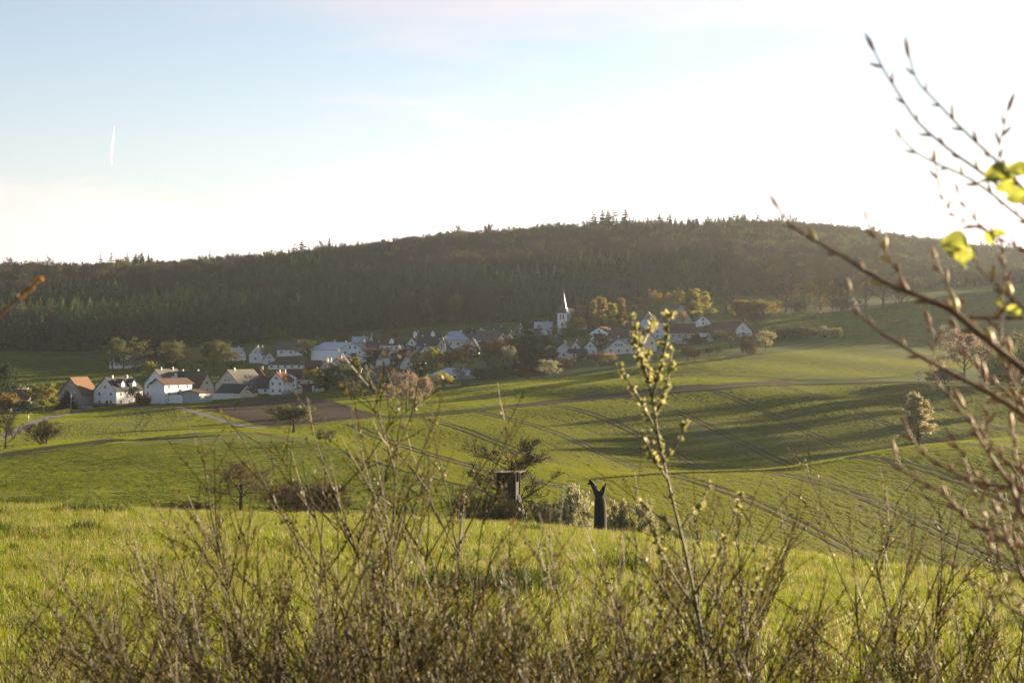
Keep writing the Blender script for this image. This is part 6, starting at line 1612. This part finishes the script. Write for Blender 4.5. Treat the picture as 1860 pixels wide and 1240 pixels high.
BRANCH = [ # pixel path from tip to base, tip radius mm, base radius mm, bud spacing px, opening buds
([(1415, 380), (1440, 412), (1480, 438), (1524, 460), (1560, 486), (1612, 517), (1651, 530), (1677, 542), (1715, 555), (1741, 573), (1780, 607), (1819, 640), (1860, 671), (1980, 760), (2100, 830)], 1.3, 4.2, 52, .55),
([(1545, 530), (1561, 573), (1594, 599), (1625, 620), (1664, 643), (1702, 664), (1741, 684), (1777, 702), (1819, 726), (1860, 754), (1980, 830)], .9, 3.2, 46, .0),
([(1588, 93), (1602, 122), (1627, 162), (1661, 216), (1694, 248), (1736, 281), (1776, 308), (1860, 372), (1980, 450)], .6, 2.2, 40, .0),
([(1652, 105), (1665, 149), (1699, 183), (1736, 223), (1770, 256), (1803, 285), (1824, 306), (1860, 345), (1980, 450)], .6, 2.2, 38, .0),
([(1638, 252), (1665, 279), (1703, 298), (1757, 321), (1800, 350), (1860, 402), (1980, 470)], .6, 2.0, 40, .0),
([(1831, 202), (1824, 227), (1812, 281), (1824, 306)], .5, 1.0, 26, .0),
([(1575, 399), (1594, 436), (1623, 478), (1651, 530)], 1.0, 2.0, 36, .6),
([(1647, 774), (1661, 806), (1689, 834), (1733, 858), (1766, 874), (1860, 891), (1990, 930)], .8, 2.6, 42, .0),
([(1695, 675), (1713, 709), (1742, 741), (1770, 778), (1790, 814), (1814, 850), (1838, 883), (1854, 931), (1900, 1000), (1980, 1100)], 1.0, 3.2, 38, .1),
([(1750, 737), (1782, 794), (1822, 834), (1860, 858), (1980, 920)], .8, 2.2, 34, .0),
([(1778, 866), (1814, 903), (1838, 931), (1880, 1000)], .8, 1.6, 30, .0),
([(1627, 822), (1635, 848), (1661, 870), (1701, 887), (1730, 911), (1758, 947), (1830, 985), (1960, 1030)], .7, 2.2, 34, .0),
([(1814, 935), (1834, 983), (1850, 1028), (1900, 1120)], .8, 1.8, 30, .1),
([(1742, 1036), (1766, 1056), (1830, 1100), (1930, 1160)], .8, 2.0, 32, .0),
([(1700, 300), (1706, 345), (1722, 380), (1741, 400), (1770, 412), (1800, 425)], .6, .9, 26, .0),
([(1742, 352), (1760, 390), (1800, 425), (1860, 455), (1960, 500)], .6, 1.6, 30, .1),
([(1700, 470), (1712, 505), (1730, 530), (1741, 573)], .6, 1.3, 26, .1),
([(1822, 460), (1826, 500), (1818, 545), (1819, 640)], .7, 1.5, 34, .2),
([(1770, 470), (1790, 500), (1830, 535), (1860, 560), (1960, 640)], .8, 2.2, 28, .35),
([(1690, 590), (1700, 620), (1695, 640), (1702, 664)], .6, 1.0, 22, .0),
([(1730, 570), (1742, 610), (1760, 650), (1800, 690), (1860, 740), (1950, 800)], .7, 1.9, 32, .1),
([(1800, 590), (1815, 640), (1838, 690), (1860, 720), (1950, 800)], .7, 1.6, 30, .1),
([(1835, 640), (1842, 700), (1860, 770), (1930, 860)], .6, 1.6, 30, .0),
([(1862, 578), (1800, 577), (1742, 578)], 2.0, 2.6, 60, .2),
([(1790, 690), (1796, 740), (1790, 780), (1790, 814)], .6, 1.2, 26, .0),
([(1838, 780), (1845, 830), (1850, 880), (1854, 931)], .6, 1.3, 24, .0),
([(1765, 880), (1790, 935), (1822, 975), (1834, 983)], .6, 1.2, 26, .0),
([(1800, 980), (1820, 1040), (1845, 1090), (1890, 1170)], .7, 1.6, 26, .0),
([(1732, 800), (1752, 832), (1766, 874)], .5, 1.0, 22, .0),
]
rb = np.random.default_rng(99)
bud_n = 0
for bi, (px, ra, rbm, sp_, op) in enumerate(BRANCH):
    dd = D1 + rb.uniform(-.05, .05)
    k = 0.9 if bi == 0 else 1.0
    pts = [P3(u, v, dd * k) for u, v in px]
    if px[-1][0] > 1890:      # joins the trunk outside the frame
        last = pts[-1]; tz = np.array([root[0], root[1], last[2] - .12]); pts += [last * .5 + tz * .5 + np.array([0, 0, .02]), tz]
    L = sum(math.hypot(b[0] - a[0], b[1] - a[1]) for a, b in zip(px, px[1:]))
    P = bez(pts, 4 * len(pts)) - root
    if px[-1][0] > 1890: P[-1] = np.array([0.0, 0.0, P[-1][2]])
    tube_path('branch', P, np.linspace(max(ra * .85, .9) * .001, max(rbm * .78, .9) * .001 * (1.6 if px[-1][0] > 1890 else 1), len(P)), 'beech_bark', e, 6)
    pxs = U0 + FPX * (P[:, 0] + root[0]) / (P[:, 1] + root[1])
    seg = np.linalg.norm(np.diff(P, axis=0), axis=1); cum = np.concatenate([[0], np.cumsum(seg)])
    step = .8 * sp_ * dd / FPX; s = 0.0; side = 1
    while s < cum[-1]:
        i = min(np.searchsorted(cum, s, 'right') - 1, len(P) - 2); w = (s - cum[i]) / max(seg[i], 1e-9)
        pos = P[i] * (1 - w) + P[i + 1] * w
        if pxs[i] > 1900: break
        d = P[max(i - 1, 0)] - P[i + 1] if i else P[0] - P[1]
        d /= np.linalg.norm(d); vw = np.array([0, -1.0, 0]); sd = np.cross(d, vw); sd /= np.linalg.norm(sd)
        a = 0.0 if s == 0 else R(rb.uniform(22, 48)) * side
        d2 = d * math.cos(a) + sd * math.sin(a) + np.array([0, rb.normal() * .25, .12])
        ln = .0165 * rb.uniform(.7, 1.2)
        if rb.random() < op and s > 0:
            o = obj('bud', BUDO[bud_n % 2], None, e, pos, scale=ln * 1.25)
        else:
            o = obj('bud', BUD[bud_n % 3], None, e, pos, scale=ln * (1.25 if s == 0 else 1))
        orient(o, d2, rb.uniform(0, 6)); bud_n += 1
        side = -side; s += step * rb.uniform(.75, 1.3)
# unfolded leaves
def leaf(u, v, D, size_px, d, roll, k):
    p = P3(u, v, D) - root
    o = obj('leaf', BL[k % 3], None, e, p, scale=.74 * size_px * D / FPX)
    o.rotation_mode = 'QUATERNION'; o.rotation_quaternion = Vector(d).to_track_quat('Y', 'Z') @ Matrix.Rotation(roll, 3, 'Y').to_quaternion()
for a in ((1760, 452, 2.1, 80, (-1, -.2, .25), .9, 0), (1768, 448, 2.12, 62, (-.8, .3, -.35), 2.4, 1), (1762, 455, 2.08, 50, (-.5, -.5, -.6), .3, 2),
          (1838, 322, 2.15, 74, (-1, -.1, .1), 1.0, 1), (1842, 318, 2.17, 56, (-.6, .2, -.6), 2.0, 0), (1862, 318, 2.1, 60, (-.7, -.3, .3), .4, 2), (1868, 350, 2.1, 55, (-1, .2, -.3), 1.4, 0), (1830, 316, 2.2, 44, (.7, .2, .2), 1.2, 1),
          (1800, 432, 2.2, 40, (.8, -.1, .3), .8, 2), (1806, 440, 2.2, 36, (-.4, .2, .6), 1.9, 1), (1828, 560, 2.2, 40, (.7, -.2, -.4), 1.0, 0), (1822, 556, 2.2, 34, (-.5, -.3, .4), .6, 2)):
    leaf(*a)

# ------------------------------------------------------------------ twig with orange-yellow buds at the left edge
mat('orange_bud', (0.42, 0.26, 0.03), (0.30, 0.14, 0.04), scale=60, rough=0.5, trans=0.4)
g0 = atD(-420, 2.6)
e = empty('budding_twig', tuple(g0)); tag(e, 'blurred twig with orange-yellow buds poking in at the left edge', 'twig')
px = [(72, 506), (50, 525), (26, 548), (0, 570), (-60, 640), (-180, 820), (-320, 1300)]
pts = [P3(u, v, 2.5) - np.array(g0) for u, v in px] + [np.array([0, 0, -.05])]
P = bez(pts, 30); tube_path('stem', P, np.linspace(.0008, .0045, 30), 'beech_bark', e, 6)
for i in range(9):
    w = i * .9; k = int(w); pos = P[k] + (P[k + 1] - P[k]) * (w - k)
    o = obj('bud', CL[i % 4], None, e, pos, scale=.0085); set_mats(o, 'orange_bud'); orient(o, (P[k] - P[k + 1]) + r.normal(size=3) * .004, i)
# ------------------------------------------------------------------ air
HAZE = 0.000036
hz = bpy.data.materials.new('haze_air'); hz.use_nodes = True
hn = hz.node_tree; hn.nodes.clear()
ho = hn.nodes.new('ShaderNodeOutputMaterial')
pv = hn.nodes.new('ShaderNodeVolumePrincipled')
pv.inputs['Color'].default_value = (0.86, 0.92, 1.0, 1)
pv.inputs['Density'].default_value = HAZE
pv.inputs['Anisotropy'].default_value = 0.7
hn.links.new(pv.outputs[0], ho.inputs['Volume'])
MATS['haze_air'] = hz
x0, x1, y0, y1, z0, z1 = -9000, 9000, -60, 5700, float(GZ.min()) - 3, 135
hb = mesh_np('haze', [(x, y, z) for x in (x0, x1) for y in (y0, y1) for z in (z0, z1)], [[0, 1, 3, 2], [4, 6, 7, 5], [0, 4, 5, 1], [2, 3, 7, 6], [0, 2, 6, 4], [1, 5, 7, 3]])
ho_ = obj('haze', hb, 'haze_air'); ho_['kind'] = 'stuff'
